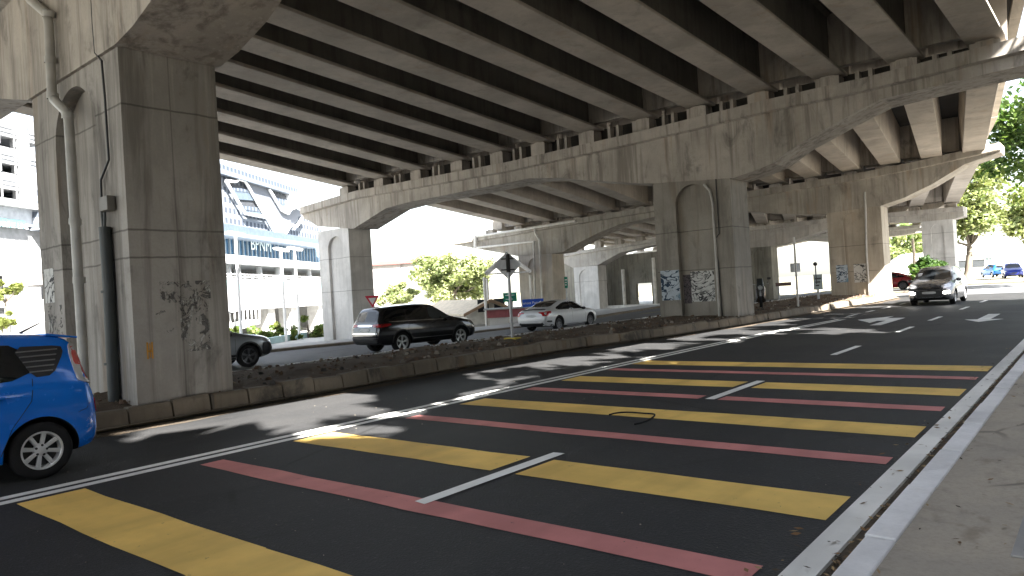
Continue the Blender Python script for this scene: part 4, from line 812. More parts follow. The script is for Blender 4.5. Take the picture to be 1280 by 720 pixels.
m = MB(); A = cz+ux*L_*.40+nv*.0125; m.prism([A-ux*.16, A-ux*.03+Vector((0, 0, .1)), A-ux*.03+Vector((0, 0, .045)), A+ux*.11+Vector((0, 0, .03)), A+ux*.11-Vector((0, 0, .03)), A-ux*.03-Vector((0, 0, .045)), A-ux*.03-Vector((0, 0, .1))], nv*.004); m.build('arrow', SWHITE, b)
# green signs
def board(name, label, px0, py0, px1, py1, D, mat, zb=-.5, bars=2, posts=(-.3, .3), cat='road sign', line=SWHITE):
    a, bb = atD(px0, (py0+py1)/2, D), atD(px1, (py0+py1)/2, D); hh = (py1-py0)/2*D/FPX; c = (a+bb)/2; ux = (bb-a); ux.z = 0; l = ux.length/2; ux.normalize(); nv = Vector((ux.y, -ux.x, 0))
    e = empty(name, (c.x, c.y, zb), label=label, cat=cat); cz = Vector((0, 0, c.z-zb))
    m = MB(); m.obox(cz, ux*l, nv*.02, Vector((0, 0, hh))); m.build('sign_plate', mat, e)
    m = MB()
    for k in range(bars): m.obox(cz+Vector((0, 0, hh*(.45-.9*k/max(1, bars-1) if bars > 1 else 0)))+nv*.022-ux*l*.1*k, ux*l*(.7-.15*k), nv*.004, Vector((0, 0, hh*.10)))
    if bars: m.build('sign_legend', line, e)
    m = MB()
    for s_ in posts: m.tube([ux*l*s_-nv*.06, ux*l*s_-nv*.06+Vector((0, 0, c.z-zb+hh*.8))], .05, 8)
    m.build('post', STEEL, e); return e
board('direction_sign', 'green highway direction sign between the sign post and the pipe pier', 629, 366, 646, 377, 50, SGREEN)
board('direction_sign', 'tall narrow green route sign in the dark gap right of the pipe pier', 705.5, 346, 709.5, 360, 50, SGREEN, bars=3, posts=(0,))
e = board('road_sign', 'square grey sign back on a slim white post standing on the median by the motorcycle', 988, 329, 1000, 340, 30.5, SIGNB, .2, 0, ())
def post_at(e, px, py, D, z0, z1, r, mat):
    q = atD(px, py, D); m = MB(); m.tube([(q.x-e.location.x, q.y-e.location.y, 0), (q.x-e.location.x, q.y-e.location.y, z1-e.location.z)], r, 8); m.build('post', mat, e)
post_at(e, 995, 340, 30.4, .2, 3.2, .045, PVCW)
board('road_sign', 'dark brown nameboard on a thin post in the bright gap behind the median', 969.5, 353, 989, 357.5, 48, flat('brown_board', (.05, .025, .02), .7), -.2, 0, (-.6,))
e = board('road_sign', 'stacked small sign plates on a dark pole left of the right hand median pier', 1017, 343, 1028, 362, 36, flat('weathered_sign', (.22, .27, .27), .6), .1, 3, (0,), line=DARKM)
q = atD(1019, 330, 36); m = MB(); m.lathe([(.001, -.11), (.09, -.06), (.11, 0), (.09, .06), (.001, .11)], (q.x-e.location.x, q.y-e.location.y, q.z-e.location.z), (0, 0, 1), 12); m.tube([(q.x-e.location.x, q.y-e.location.y, 1.0), (q.x-e.location.x, q.y-e.location.y, q.z-e.location.z)], .03, 6); m.build('lamp_globe', DARKM, e)
# ------------------------------------------------------------------ trees
def leafmesh(name, centers, n, size, mats, parent, rnd, flatten=1., droop=.0):
    """leaf cards scattered through clusters: centers = (x,y,z,r)"""
    C_ = np.array(centers, float); w = C_[:, 3]**2; w /= w.sum(); idx = rnd.choice(len(C_), n, p=w)
    d = rnd.normal(size=(n, 3)); d /= np.linalg.norm(d, axis=1)[:, None]; rad = C_[idx, 3]*(rnd.random(n)**.45)*(1+.18*rnd.normal(size=n).clip(-1, 1.5))
    p = C_[idx, :3]+d*rad[:, None]*np.array([1, 1, flatten])
    a = rnd.normal(size=(n, 3)); a[:, 2] *= .6; a /= np.linalg.norm(a, axis=1)[:, None]; b = np.cross(a, rnd.normal(size=(n, 3))); b /= np.linalg.norm(b, axis=1)[:, None]
    s_ = size*(.55+.9*rnd.random(n))[:, None]; a[:, 2] -= droop
    V = np.stack([p-a*s_, p+b*s_*.5+a*s_*.1, p+a*s_, p-b*s_*.5+a*s_*.1], 1).reshape(-1, 3)
    me = bpy.data.meshes.new(name); me.vertices.add(4*n); me.vertices.foreach_set('co', V.ravel().astype(np.float32))
    me.loops.add(4*n); me.loops.foreach_set('vertex_index', np.arange(4*n, dtype=np.int32)); me.polygons.add(n); me.polygons.foreach_set('loop_start', np.arange(0, 4*n, 4, dtype=np.int32))
    for m in mats: me.materials.append(m)
    cl = (idx*7919 % 13)/13*.6+rnd.random(n)*.6
    me.polygons.foreach_set('material_index', np.clip((cl*len(mats)/1.2).astype(np.int32), 0, len(mats)-1)); me.update(); me.validate()
    o = bpy.data.objects.new(name, me); COL.objects.link(o); o.parent = parent; return o
def leaf(name, col, tr=.35):
    t = NT(name); n = t.noise(t.pos, 2.5, 3); c = t.mix(t.ramp(n, .3, .7), tuple(x*.75 for x in col), tuple(x*1.25 for x in col))
    t.out(c, .5, 0, .35); tl = t.n('ShaderNodeBsdfTranslucent'); t.put(tl.inputs[0], t.mix(.5, c, (col[0]*1.8, col[1]*1.9, col[2]*.8)))
    mx = t.n('ShaderNodeMixShader'); mx.inputs[0].default_value = tr; t.t.links.new(t.b.outputs[0], mx.inputs[1]); t.t.links.new(tl.outputs[0], mx.inputs[2]); t.t.links.new(mx.outputs[0], t.t.nodes['Material Output'].inputs['Surface']); return t.mat
LG = [leaf('leaf_deep', (.028, .062, .014)), leaf('leaf_mid', (.05, .10, .02)), leaf('leaf_fresh', (.09, .14, .03)), leaf('leaf_yellowish', (.13, .15, .04))]
PALEG = [leaf('leaf_pale', (.19, .23, .095)), leaf('leaf_pale_yellow', (.27, .29, .15)), leaf('leaf_light', (.14, .18, .07))]
BARK = ground_mat('bark', (.11, .09, .07), (.17, .15, .12), 2, 18)
def tree(label, loc, H, crown, n, size, mats, seed, trunk_r=.25, cat='tree', group=None, spread=.8, flare=1.6, sprigs=0, nclump=26, droop=.1, name='tree', flatten=.8):
    rnd = np.random.default_rng(seed); root = empty(name, loc, label=label, cat=cat, group=group)
    cx, cy, cz, rx, ry, rz = crown; cl = []
    while len(cl) < nclump:
        d = rnd.normal(size=3); d /= np.linalg.norm(d); f = rnd.random()**.5
        cl.append((cx+d[0]*rx*f, cy+d[1]*ry*f, cz+d[2]*rz*f, min(rx, rz)*rnd.uniform(.22, .45)))
    for _ in range(sprigs): cl.append((cx+rnd.uniform(-1, 1)*rx*.9, cy+rnd.uniform(-1, 1)*ry*1.05, cz+rz*.82+rnd.uniform(.1, 3.3), rnd.uniform(.25, .62)))
    m = MB(); fork = Vector((cx*.4, cy*.4, max(H*.3, cz-rz*1.05)))
    m.tube([(0, 0, -.2), (0, 0, .25), (0.02, 0, .9), fork*.6, fork], [trunk_r*flare, trunk_r*(1+flare*.25), trunk_r, trunk_r*.85, trunk_r*.7], 10)
    for c in cl[:12]:
        e = Vector(c[:3]); mid = fork.lerp(e, .5)+Vector((0, 0, -.08*H*spread*.5)); m.tube([fork, mid, e], [trunk_r*.42, trunk_r*.24, trunk_r*.05], 6)
    m.build('trunk', BARK, root, smooth=True)
    leafmesh('crown', cl, n, size, mats, root, rnd, flatten, droop); return root
# tree overhanging the far road (top right of the photo)
tree('large dark leaved tree hanging over the far road beside the deck edge', (1.0, 57, 0), 13, (-2.0, -1.5, 9.9, 5.4, 4.5, 3.9), 12500, .20, LG[:3]+[LG[2]], 11, .4, nclump=48, group='roadside trees')
for i, (x, y, s_, rz) in enumerate([(-9.6, 74, 1, 0)]):
    tree('sunlit tree with flared pale trunk in front of the white building', (x, y, 0), 10, (.6, .5, 7.2, 4.0, 3.6, 3.8), 13000, .20, [LG[2], LG[3]]+PALEG, 21, .3, nclump=34, flare=3.2, group='roadside trees')
tree('yellow green tree at the far right edge behind the blue cars', (-5.0, 86, 0), 9, (0, 0, 6.2, 4, 3.5, 3.2), 5000, .28, PALEG, 22, .25, group='roadside trees')
p = atD(1165, 352, 40); tree('round dark green bush behind the grey people carrier', (p.x, p.y+1, 0), 2, (-.1, 0, 1.4, 1.25, .9, .95), 2600, .13, LG[:3], 31, .07, cat='bush', nclump=14, flare=1, name='bush')
for i, (px, D, h, r_, lab) in enumerate([(1118, 95, 7.0, 4.2, 'green tree mass seen between the right median pier and the dappled column, left one'), (1150, 100, 8.0, 4.0, 'green tree behind the palm beside the dappled column')]):
    p = atD(px, 340, D); tree(lab, (p.x, p.y, 0), h, (0, 0, h*.55, r_, r_, h*.42), 7500, .24, LG[2:]+PALEG, 41+i, .2, group='roadside trees')
def palm(label, loc, H, seed, n=15, L=2.6):
    rnd = random.Random(seed); root = empty('palm_tree', loc, label=label, cat='palm tree'); m = MB(); m.tube([(0, 0, -.1), (.1, 0, H*.5), (0, 0, H)], [.2, .15, .12], 8); m.build('trunk', BARK, root, smooth=True)
    m = MB()
    for k in range(n):
        a = k*2.4+rnd.random(); el = rnd.uniform(-.1, 1.1); pts = []
        for j in range(9):
            t = j/8; pts.append(Vector((math.cos(a)*math.cos(el)*L*t, math.sin(a)*math.cos(el)*L*t, H+math.sin(el)*L*t-1.5*t*t)))
        for j in range(1, 9):
            d = (pts[j]-pts[j-1]).normalized(); s_ = Vector((-math.sin(a), math.cos(a), 0))
            for q in range(3):
                c = pts[j-1].lerp(pts[j], q/3)
                for sg in (1, -1):
                    tip = c+(s_*sg*.55+d*.35+Vector((0, 0, -.28)))*(1.1-abs(j/8-.4)); m.add([c, c+d*.07, tip], [[0, 1, 2]])
    m.build('crown', LG[2], root); return root
p = atD(1141, 312, 78); palm('coconut palm with arching fronds left of the dappled column', (p.x, p.y, 0), 6.0, 3)
p = atD(566, 400, 72); tree('broad sunlit pale green rain tree above the tan roofed house', (p.x, p.y, -.6), 8, (.4, 0, 4.0, 5.4, 3.6, 2.5), 17000, .20, PALEG, 51, .35, nclump=60, group='street trees on the left')
p = atD(500, 400, 78); tree('low green tree right of the give way sign', (p.x, p.y, -.6), 4, (0, 0, 2.4, 3.0, 2, 1.5), 6000, .18, PALEG, 52, .2, group='street trees on the left')
# shrubs by the white building
for i, (px, py, D, r_, lab) in enumerate([(292, 420, 44, .55, 'low pale shrub nearest the huge pier in the planting bed'), (327, 420, 46, .75, 'pale green shrub left of the planting bed centre'), (347, 418, 47, .85, 'bushy shrub in the middle of the planting bed'), (385, 415, 47, 1.1, 'tall yellow green shrub beside the pale pier leg'), (365, 424, 45, .55, 'small shrub between the taller ones in the planting bed')]):
    p = atD(px, py, D); tree(lab, (p.x, p.y, -.6), r_*1.6, (0, 0, p.z+.7, r_, r_, r_*.8), 900, .13, LG[2:], 60+i, .05, cat='shrub', nclump=10, flare=1, name='shrub', group='shrubs in the planting bed')
for i, (px, py, D, r_, lab) in enumerate([(6, 363, 40, .9, 'clipped yellow green hedge at the left edge of the photo'), (2, 400, 38, .6, 'yellow flowering plant at the lower left edge')]):
    p = atD(px, py, D); tree(lab, (p.x, p.y, -.6), 2, (0, 0, p.z+.6, r_, r_, r_*.75), 1500, .11, LG[3:], 70+i, .06, cat='shrub', nclump=12, flare=1, name='shrub')
SHL = [leaf('shade_leaf', (.022, .045, .012), .06), leaf('shade_leaf_deep', (.014, .03, .008), .06)]
# row of street trees behind the camera side footpath: they shade the road and dapple the sunlight
t0 = tree('street tree with dense crown shading the footpath, out of view on the right', (8.2, 3, 0), 17, (0, 0, 10.2, 4.2, 5.4, 4.8), 11500, .52, SHL, 81, .38, nclump=68, sprigs=26, group='street trees along the footpath')
for x, y, rz, s_ in [(8.2, -6.8, 1.1, 1.16), (8.4, 11.5, 2.3, 1.0), (8.2, 20, 4.0, 1.02), (7.8, 27, 5.1, 1.0), (8.4, -15, 3, 1.)]:
    c = copy_tree(t0); c.location = (x, y, 0); c.rotation_euler = (0, 0, rz); c.scale = (s_,)*3
# ------------------------------------------------------------------ buildings
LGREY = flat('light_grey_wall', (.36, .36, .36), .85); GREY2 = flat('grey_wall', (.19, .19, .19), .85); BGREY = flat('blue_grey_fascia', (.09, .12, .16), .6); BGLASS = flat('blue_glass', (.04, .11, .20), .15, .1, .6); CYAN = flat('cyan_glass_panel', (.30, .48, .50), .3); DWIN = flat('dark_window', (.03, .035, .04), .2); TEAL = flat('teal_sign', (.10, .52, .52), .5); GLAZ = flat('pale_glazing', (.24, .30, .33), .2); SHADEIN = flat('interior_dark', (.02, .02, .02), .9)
fa = Vector((-.555, .832, 0)).normalized(); fn = Vector((fa.y, -fa.x, 0)); fo = atD(340, 400, 57); fo.z = -.6
def fac(px, py, off=0): 
    p = onP(px, py, fo+fn*off, fn); return (p-fo).dot(fa), p.z
bl = empty('office_building', fo, math.atan2(fa.y, fa.x), label='white modern block with perforated screen, blue glazed band and balconies left of the pale pier', cat='building')
# local frame: x along the facade, y = away from the street, z up (relative to -.6)
def fbox(mb, s0, s1, z0, z1, out, back, m=0): mb.box(s0, s1, -out, back, z0+.6, z1+.6, m)
def fpoly(mb, pts, off, th, m=0):
    q = []
    for x, y in pts: s_, z = fac(x, y, off); q.append((s_, -off, z+.6))
    mb.prism(q, (0, th, 0), m)
def fpart(mb, name, mat, par=None, **k): return mb.build(name, mat, par or bl, **k)
# perforated screen: holes are a pattern of the screen
def lattice(name, base, hole, px, pz, ox=0):
    t = NT(name); tc = t.n('ShaderNodeTexCoord').outputs['Object']; x, y, z = t.xyz(tc)
    fx = t.math('FRACT', t.math('MULTIPLY', x, 1/px)); fz = t.math('FRACT', t.math('MULTIPLY', z, 1/pz))
    m = t.math('MULTIPLY', t.math('MULTIPLY', t.math('GREATER_THAN', fx, .42), t.math('GREATER_THAN', fz, .45)), .8); return t.out(t.mix(m, base, hole), .8, 0, .2)
LAT = lattice('perforated_screen', (.21, .23, .26), (.04, .05, .07), .62, .72); RIBS = lattice('ribbed_screen', (.17, .185, .215), (.11, .125, .15), .22, 40); SLOT = lattice('slotted_band', (.15, .175, .21), (.05, .065, .09), .55, 1.4)
m = MB(); fpoly(m, [(240, 195), (372, 238), (372, 262), (402, 272), (402, 302), (240, 273)], 0, 14); fpart(m, 'screen_wall', LAT)
m = MB(); fpoly(m, [(306, 226), (336, 234), (352, 264), (361, 267), (367, 258), (377, 266), (358, 292), (343, 290)], .15, .1); fpart(m, 'ribbed_panel', RIBS)
m = MB(); fpoly(m, [(240, 193), (372, 236), (372, 245), (240, 206)], .5, .45); fpart(m, 'slotted_parapet', SLOT)
m = MB(); fpoly(m, [(366, 240), (378, 243), (378, 258), (366, 262)], .7, 2); fpart(m, 'white_pier', WPAINT)
for pts in ([(288, 229), (312, 235), (333, 271), (307, 266)], [(340, 241), (365, 246), (365, 258), (360, 265), (353, 262)]):
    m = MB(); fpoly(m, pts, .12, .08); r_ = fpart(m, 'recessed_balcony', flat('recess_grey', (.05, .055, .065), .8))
for y0, y1, x0, x1, nm, mt in ((234, 240, 290, 313, 'balcony_rail', SLOT), (238, 249, 291, 319, 'balcony_panel', BGREY), (257, 264, 302, 328, 'balcony_rail', SLOT), (262, 268, 306, 330, 'balcony_panel', BGREY), (247, 256, 345, 365, 'balcony_rail', SLOT), (254, 264, 349, 364, 'balcony_panel', BGREY)):
    m = MB(); fpoly(m, [(x0, y0), (x1, y0+3), (x1+2, y1+2), (x0+4, y1)], .2, .06); fpart(m, nm, mt)
for pts in ([(282, 226), (306, 267), (332, 272)], [(282, 226), (295, 227), (298, 224), (306, 226), (343, 290)], [(336, 236), (352, 263), (360, 267), (367, 258)], [(357, 292), (363, 282), (371, 283), (378, 272)]):
    m = MB(); P_ = [Vector((fac(x, y, .3)[0], -.3, fac(x, y, .3)[1]+.6)) for x, y in pts]; m.tube(P_, .12, 6); fpart(m, 'white_trim', WPAINT)
m = MB(); fpoly(m, [(240, 272), (402, 300), (402, 307), (240, 285)], 1.0, 1.2); fpart(m, 'fascia', BGREY)
m = MB(); fpoly(m, [(240, 284), (402, 305.5), (402, 310), (240, 288)], 1.3, 1.5); fpart(m, 'canopy', flat('pale_blue_canopy', (.20, .25, .31), .6))
s0, z0 = fac(282, 319); s1, z1 = fac(400, 299); sa = fac(240, 300)[0]; sb = fac(402, 300)[0]
zt = fac(330, 301)[1]; zb_ = fac(330, 322)[1]; nb = 34
m = MB(); fbox(m, sa, sb, zb_, zt, 0, .2); w_ = fpart(m, 'glazed_band', BGLASS)
for k in range(nb+1):
    s_ = sa+(sb-sa)*k/nb; m = MB(); fbox(m, s_-.06, s_+.06, zb_, zt, .12, 0); fpart(m, 'mullion', flat('pale_mullion', (.20, .26, .31), .5) if k == 0 else bpy.data.materials['pale_mullion'])
sl, zl = fac(324, 307); text('sign_lettering', 'BPNM', 1.35, flat('pale_letters', (.72, .85, .85), .5), bl, (sl, -.16, zl+.6), (R(90), 0, 0))
# white slab, arcade, balustrade
za, zb2 = fac(330, 322, 2)[1], fac(330, 332, 2)[1]
m = MB(); fbox(m, sa-6, sb+8, zb2, za, 2.0, 8); fpart(m, 'floor_slab', WPB)
zc = fac(330, 351)[1]; m = MB(); fbox(m, sa-6, sb+8, zc, zb2, -1.2, 8); fpart(m, 'arcade_wall', flat('arcade_wall_pale', (.30, .285, .28), .8))
for px in (290, 303, 318, 331, 342, 353, 378, 390):
    s_ = fac(px, 340, -1)[0]; m = MB(); fbox(m, s_-.55, s_+.55, zc+.35, zb2-.35, -1.15, 1.3); fpart(m, 'window', GLAZ if px % 2 else DWIN)
for px in (285, 297, 324, 347, 368, 386):
    s_ = fac(px, 340, 1.5)[0]; m = MB(); m.tube([(s_, -1.5, zc+.6), (s_, -1.5, zb2+.6)], .22, 8); fpart(m, 'column', WPB, smooth=True)
zr0, zr1 = fac(330, 350, 2)[1], fac(330, 344, 2)[1]; m = MB()
for k in range(3): m.box(sa-6, sb+8, -2.02, -1.96, zr0+.6+(zr1-zr0)*k/2-.04, zr0+.6+(zr1-zr0)*k/2+.04)
k = sa-6
while k < sb+8: m.box(k-.05, k+.05, -2.04, -1.94, zr0+.6, zr1+.6); k += 1.1
fpart(m, 'railing', WPB)
zk = fac(330, 363, 2)[1]; m = MB(); fbox(m, sa-6, sb+8, zk, zr0, 2, -1.7); fpart(m, 'balustrade', CYAN)
zl_ = fac(330, 386, 2)[1]; m = MB(); fbox(m, sa-6, sb+8, zl_, zk, 2.2, 8); fpart(m, 'podium_band', WPB)
m = MB(); fbox(m, sa-6, sb+10, -.6, zl_, -3.0, 9); fpart(m, 'ground_wall', GREY2)
for px in (277, 340, 368, 402): 
    s_ = fac(px, 400, 2)[0]; m = MB(); fbox(m, s_-.55, s_+.55, -.6, zl_, 2.0, -1.0); fpart(m, 'column', LGREY)
for px, w_ in ((292, 1.9), (318, .8)):
    s_ = fac(px, 392, 1)[0]; m = MB(); fbox(m, s_-w_, s_+w_, zl_-1.3, zl_-.25, -2.9, 2.95-.0); fpart(m, 'window', DWIN)
m = MB()
a0, a1 = fac(283, 411, 3), fac(325, 399, 3)
m.prism([(a0[0], -3, a0[1]+.6-.3), (a1[0], -3, a1[1]+.6-.3), (a1[0], -3, a1[1]+.6), (a0[0], -3, a0[1]+.6)], (0, 1.2, 0)); fpart(m, 'ramp', WPB)
m = MB()
for k in range(9):
    t = k/8; s_ = a0[0]+(a1[0]-a0[0])*t; z = a0[1]+(a1[1]-a0[1])*t+.6; m.box(s_-.04, s_+.04, -3.04, -2.96, z, z+.95)
m.prism([(a0[0], -3.05, a0[1]+1.5), (a1[0], -3.05, a1[1]+1.5), (a1[0], -3.05, a1[1]+1.58), (a0[0], -3.05, a0[1]+1.58)], (0, .1, 0)); fpart(m, 'ramp_railing', WPB)
# planter wall
p = atD(345, 431, 43); m = MB(); m.obox((p.x, p.y, -.42), fa*4.5, fn*.15, (0, 0, .22)); m.build('planter_wall', flat('planter_cyan', (.40, .55, .55), .8), label='low pale cyan planter wall in front of the shrubs', cat='planter')
WPC = flat('grey_white_facade', (.27, .275, .28), .8)
# second block at the left edge
fo2 = atD(20, 400, 46); fo2.z = -.6
b2 = empty('office_building', fo2, math.atan2(fa.y, fa.x), label='white multi storey block with railings and teal sign at the left edge', cat='building')
def f2(px, py, off=0): p = onP(px, py, fo2+fn*off, fn); return (p-fo2).dot(fa), p.z+.6
s0, s1 = f2(-130, 300)[0], f2(64, 300)[0]
def band(name, y0, y1, out, back, mat, s0=s0, s1=s1):
    m = MB(); m.box(s0, s1, -out, back, f2(25, y1)[1], f2(25, y0)[1]); return m.build(name, mat, b2)
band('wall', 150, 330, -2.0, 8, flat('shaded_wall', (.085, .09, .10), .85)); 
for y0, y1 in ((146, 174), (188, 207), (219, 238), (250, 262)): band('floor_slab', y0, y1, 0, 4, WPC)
for y0, y1 in ((174, 184), (207, 215), (238, 246)):
    m = MB(); za, zz_ = f2(25, y1)[1], f2(25, y0)[1]
    for k in range(3): m.box(s0, s1, -.05, .0, zz_+(za-zz_)*0-.06+(k)*.28, zz_+(k)*.28)
    k = s0
    while k < s1: m.box(k-.05, k+.05, -.06, 0, zz_-.6, zz_+.6); k += 1.2
    m.build('railing', WPC, b2)
for px in (-60, -20, 31):
    a = f2(px, 200, .2)[0]; m = MB(); m.box(a-.35, a+.35, -.2, .5, f2(25, 262)[1], f2(25, 150)[1]); m.build('column', WPC, b2)
band('canopy', 254, 262, .8, 2, LGREY); fs = band('fascia', 262, 283, .3, 2, flat('grey_fascia', (.34, .36, .38), .7))
a, z = f2(14, 280, .36); a0, a1 = f2(-70, 280, .36)[0], f2(31, 280, .36)[0]; m = MB(); m.box(a0, a1, -.38, -.32, f2(14, 285)[1], f2(14, 276)[1]); sg = m.build('sign_panel', TEAL, b2)
text('sign_lettering', 'MARINE LINE', .46, SWHITE, b2, ((f2(0, 280)[0]+a1)/2-.3, -.40, z-.09), (R(90), 0, 0))
band('wall', 284, 332, 0, 3, WPC); band('window', 331, 346, -.6, -.5, flat('grey_green_window', (.25, .27, .24), .4), s0, f2(27, 340)[0]); band('railing', 347, 351, .0, .1, WPC); band('wall', 330, 352, -1, 3, LGREY)
m = MB(); a = f2(28, 360)[0]; m.box(a, a+1.1, -.4, 1, 0, f2(28, 325)[1]); m.build('column', WPC, b2)
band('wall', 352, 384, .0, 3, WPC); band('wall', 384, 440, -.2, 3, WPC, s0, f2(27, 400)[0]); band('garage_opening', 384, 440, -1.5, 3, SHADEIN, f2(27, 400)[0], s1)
# lamp posts
lp = None
for i, (px, py, pb, D, lab) in enumerate([(294, 291, 415, 40, 'white street lamp nearest the huge pier'), (351, 311, 415, 44, 'white street lamp in the middle of the forecourt'), (368, 310, 418, 46, 'white street lamp nearest the pale pier leg')]):
    q = atD(px, py, D); e = empty('street_lamp', (q.x, q.y, -.6), label=lab, cat='street lamp', group='street lamps in the forecourt')
    h_ = q.z+.6; m = MB(); m.tube([(0, 0, 0), (0, 0, h_)], [.09, .07], 8); m.build('pole', WPAINT, e)
    m = MB(); m.hexa([(-.25, -.35, h_-.05), (.1, -.35, h_-.05), (.1, .5, h_-.2), (-.25, .5, h_-.2)], [(-.3, -.4, h_+.1), (.15, -.4, h_+.1), (.15, .55, h_-.05), (-.3, .55, h_-.05)]); m.build('lamp_head', WPAINT, e)
# distant hospital like tower
ROOFR = flat('red_roof', (.17, .055, .05), .8)
q = atD(492, 350, 210); ha = (cr*1); ha.z = 0; ha.normalize(); e = empty('tower_block', (q.x, q.y, -.6), math.atan2(ha.y, ha.x), label='distant pale tower block with red roofs above the black SUV', cat='building')
def tz(py): return (q.z-(py-350)*210/FPX)+.6
m = MB(); m.box(-6, 2.4, -2, 10, 0, tz(331)); m.box(2.4, 6.8, -.5, 10, 0, tz(330)); m.build('wall', flat('tower_wall', (.26, .255, .26), .85), e)
m = MB(); m.hexa([(-6.6, -3, tz(331)), (3, -3, tz(331)), (3, 11, tz(331)), (-6.6, 11, tz(331))], [(-4, 3, tz(325)), (1, 3, tz(325)), (1, 5, tz(325)), (-4, 5, tz(325))]); m.build('roof', ROOFR, e)
m = MB(); m.hexa([(2, -1.5, tz(330.5)), (7.6, -1.5, tz(330.5)), (7.6, 11, tz(330.5)), (2, 11, tz(330.5))], [(4, 3, tz(325.5)), (6, 3, tz(325.5)), (6, 5, tz(325.5)), (4, 5, tz(325.5))]); m.build('roof', ROOFR, e)
for k in range(6):
    for x0, x1 in ((-5, -3.6), (-2.6, -1.2), (.4, 1.7)): m = MB(); m.box(x0, x1, -2.03, -1.9, tz(342+k*6), tz(340+k*6)); m.build('window', GLAZ, e)
m = MB()
m = MB(); m.tube([(-1, 4, tz(325)), (-1, 4, tz(314))], .15, 6); m.build('mast', STEEL, e)
# tan roofed house
TAN = flat('tan_roof', (.60, .52, .40), .8); 
q = atD(612, 374, 52); e = empty('house', (q.x, q.y, -.6), math.atan2(ha.y, ha.x)+R(14), label='small house with broad tan gable roof behind the black SUV', cat='house')
hz = q.z+.6; m = MB(); ev = hz-.8
m.hexa([(-1.75, 0, 0), (1.7, 0, 0), (1.7, -.1+6, 0), (-1.75, 5.9, 0)], [(-1.75, 0, ev), (1.7, 0, ev), (1.7, 5.9, ev), (-1.75, 5.9, ev)]); m.prism([(-1.75, 0, ev), (1.7, 0, ev), (0, 0, hz-.1)], (0, 5.9, 0)); m.build('wall', flat('house_cream', (.62, .60, .55), .85), e)
m = MB(); k = Vector((-4.2, 4.2, 0))
m.prism([(0, -.5, hz), (-2.0, -.5, ev-.15), (-2.0, -.5, ev-.27), (0, -.5, hz-.13)], (-2.6, 7, .1)); m.prism([(0, -.5, hz), (2.0, -.5, ev-.15), (2.0, -.5, ev-.27), (0, -.5, hz-.13)], (-2.6, 7, .1)); m.build('roof', TAN, e)
m = MB(); m.prism([(0, -.56, hz+.03), (-2.05, -.56, ev-.12), (-2.05, -.56, ev-.34), (0, -.56, hz-.2)], (0, .05, 0)); m.prism([(0, -.56, hz+.03), (2.05, -.56, ev-.12), (2.05, -.56, ev-.34), (0, -.56, hz-.2)], (0, .05, 0)); m.build('barge_board', flat('brown_barge', (.28, .19, .12), .8), e)
for x0 in (-.9, .3): m = MB(); m.box(x0, x0+.8, -.04, .1, .9, 1.8); w_ = m.build('window', DWIN, e)
# steep roofed canopy with white post, and the red stall
q = atD(622, 335, 50); e = empty('shelter', (q.x, q.y, -.6), math.atan2(ha.y, ha.x), label='tall grey pitched canopy on white posts left of the pipe pier', cat='shelter')
z = q.z+.6; w_ = 1.6; m = MB(); m.prism([(-.9, -1, z-.25), (.7, -1, z+1.0), (2.3, -1, z-.3), (2.3, -1, z-.42), (.7, -1, z+.84), (-.9, -1, z-.37)], (0, 6, 0)); m.build('roof', flat('shelter_roof_grey', (.78, .78, .79), .7), e)
m = MB(); m.box(-.8, 2.2, -.6, -.5, z-.45, z-.36); m.prism([(.66, -.6, z-.4), (.74, -.6, z-.4), (.74, -.6, z+.8), (.66, -.6, z+.8)], (0, .1, 0)); m.build('truss', flat('shelter_gable', (.66, .66, .67), .7), e)
for x in (-.95, 2.2):
    for y in (-.6, 4.5): m = MB(); m.tube([(x, y, 0), (x, y, z-.6)], .1, 8); m.build('post', PVCW, e)
PINK = flat('faded_red_wall', (.38, .12, .13), .8)
q = atD(640, 400, 47); e = empty('food_stall', (q.x, q.y, -.6), math.atan2(ha.y, ha.x), label='faded red food stall with open counter beside the pipe pier', cat='stall')
zt = atD(640, 386, 47).z+.6; zm = atD(640, 396, 47).z+.6
m = MB(); m.box(-1.6, 1.2, 0, 2, zm, zt); m.build('sign_board', PINK, e); m = MB(); m.box(-1.8, 1.3, -.5, 2.2, zt, zt+.08); m.build('roof', LGREY, e)
for x in (-1.5, -.2, 1.1): m = MB(); m.box(x-.05, x+.05, 0, .1, 0, zm); m.build('post', PVCW, e)
m = MB(); m.box(-1.5, .6, .2, .9, 0, .85); m.box(-1.6, .7, .1, 1.0, .85, .9); m.build('counter', WPAINT, e); m = MB(); m.box(-1.5, 1.1, 1.9, 2, 0, zm); m.build('back_wall', flat('stall_dark', (.12, .08, .07), .8), e)
# abutment wall under the deck
q0, q1 = onY(748, 388, 63.2), onY(826, 384, 63.2); e = empty('retaining_wall', ((q0.x+q1.x)/2, 63.2, -.6), label='dark streaked concrete wall under the far deck behind the white sedan', cat='wall')
hw = 5.3; m = MB(); n_ = 9; xa, xb = -49., onY(796, 380, 63.2).x
m.box(xa-e.location.x, xb-e.location.x, 0, .5, 0, hw); xd = onY(816, 380, 63.2).x; m.box(xb-e.location.x, xd-e.location.x, 0, .5, 2.3, hw); m.box(xd-e.location.x, -25-e.location.x, 0, .5, 0, hw); m.build('wall', C_WALL, e)
for px in (756.5, 781, 820):
    q = onY(px, 380, 62.6); m = MB(); m.tube([(q.x-e.location.x, q.y-e.location.y, 0), (q.x-e.location.x, q.y-e.location.y, {756.5: 3.2, 781: 3.8, 820: 4.7}[px])], .17, 8); m.build('white_pipe', PVCW, e)
m = MB(); m.box(xa-e.location.x, -25-e.location.x, -2.2, -1.4, 0, .28); m.build('kerb', PVCW, e)
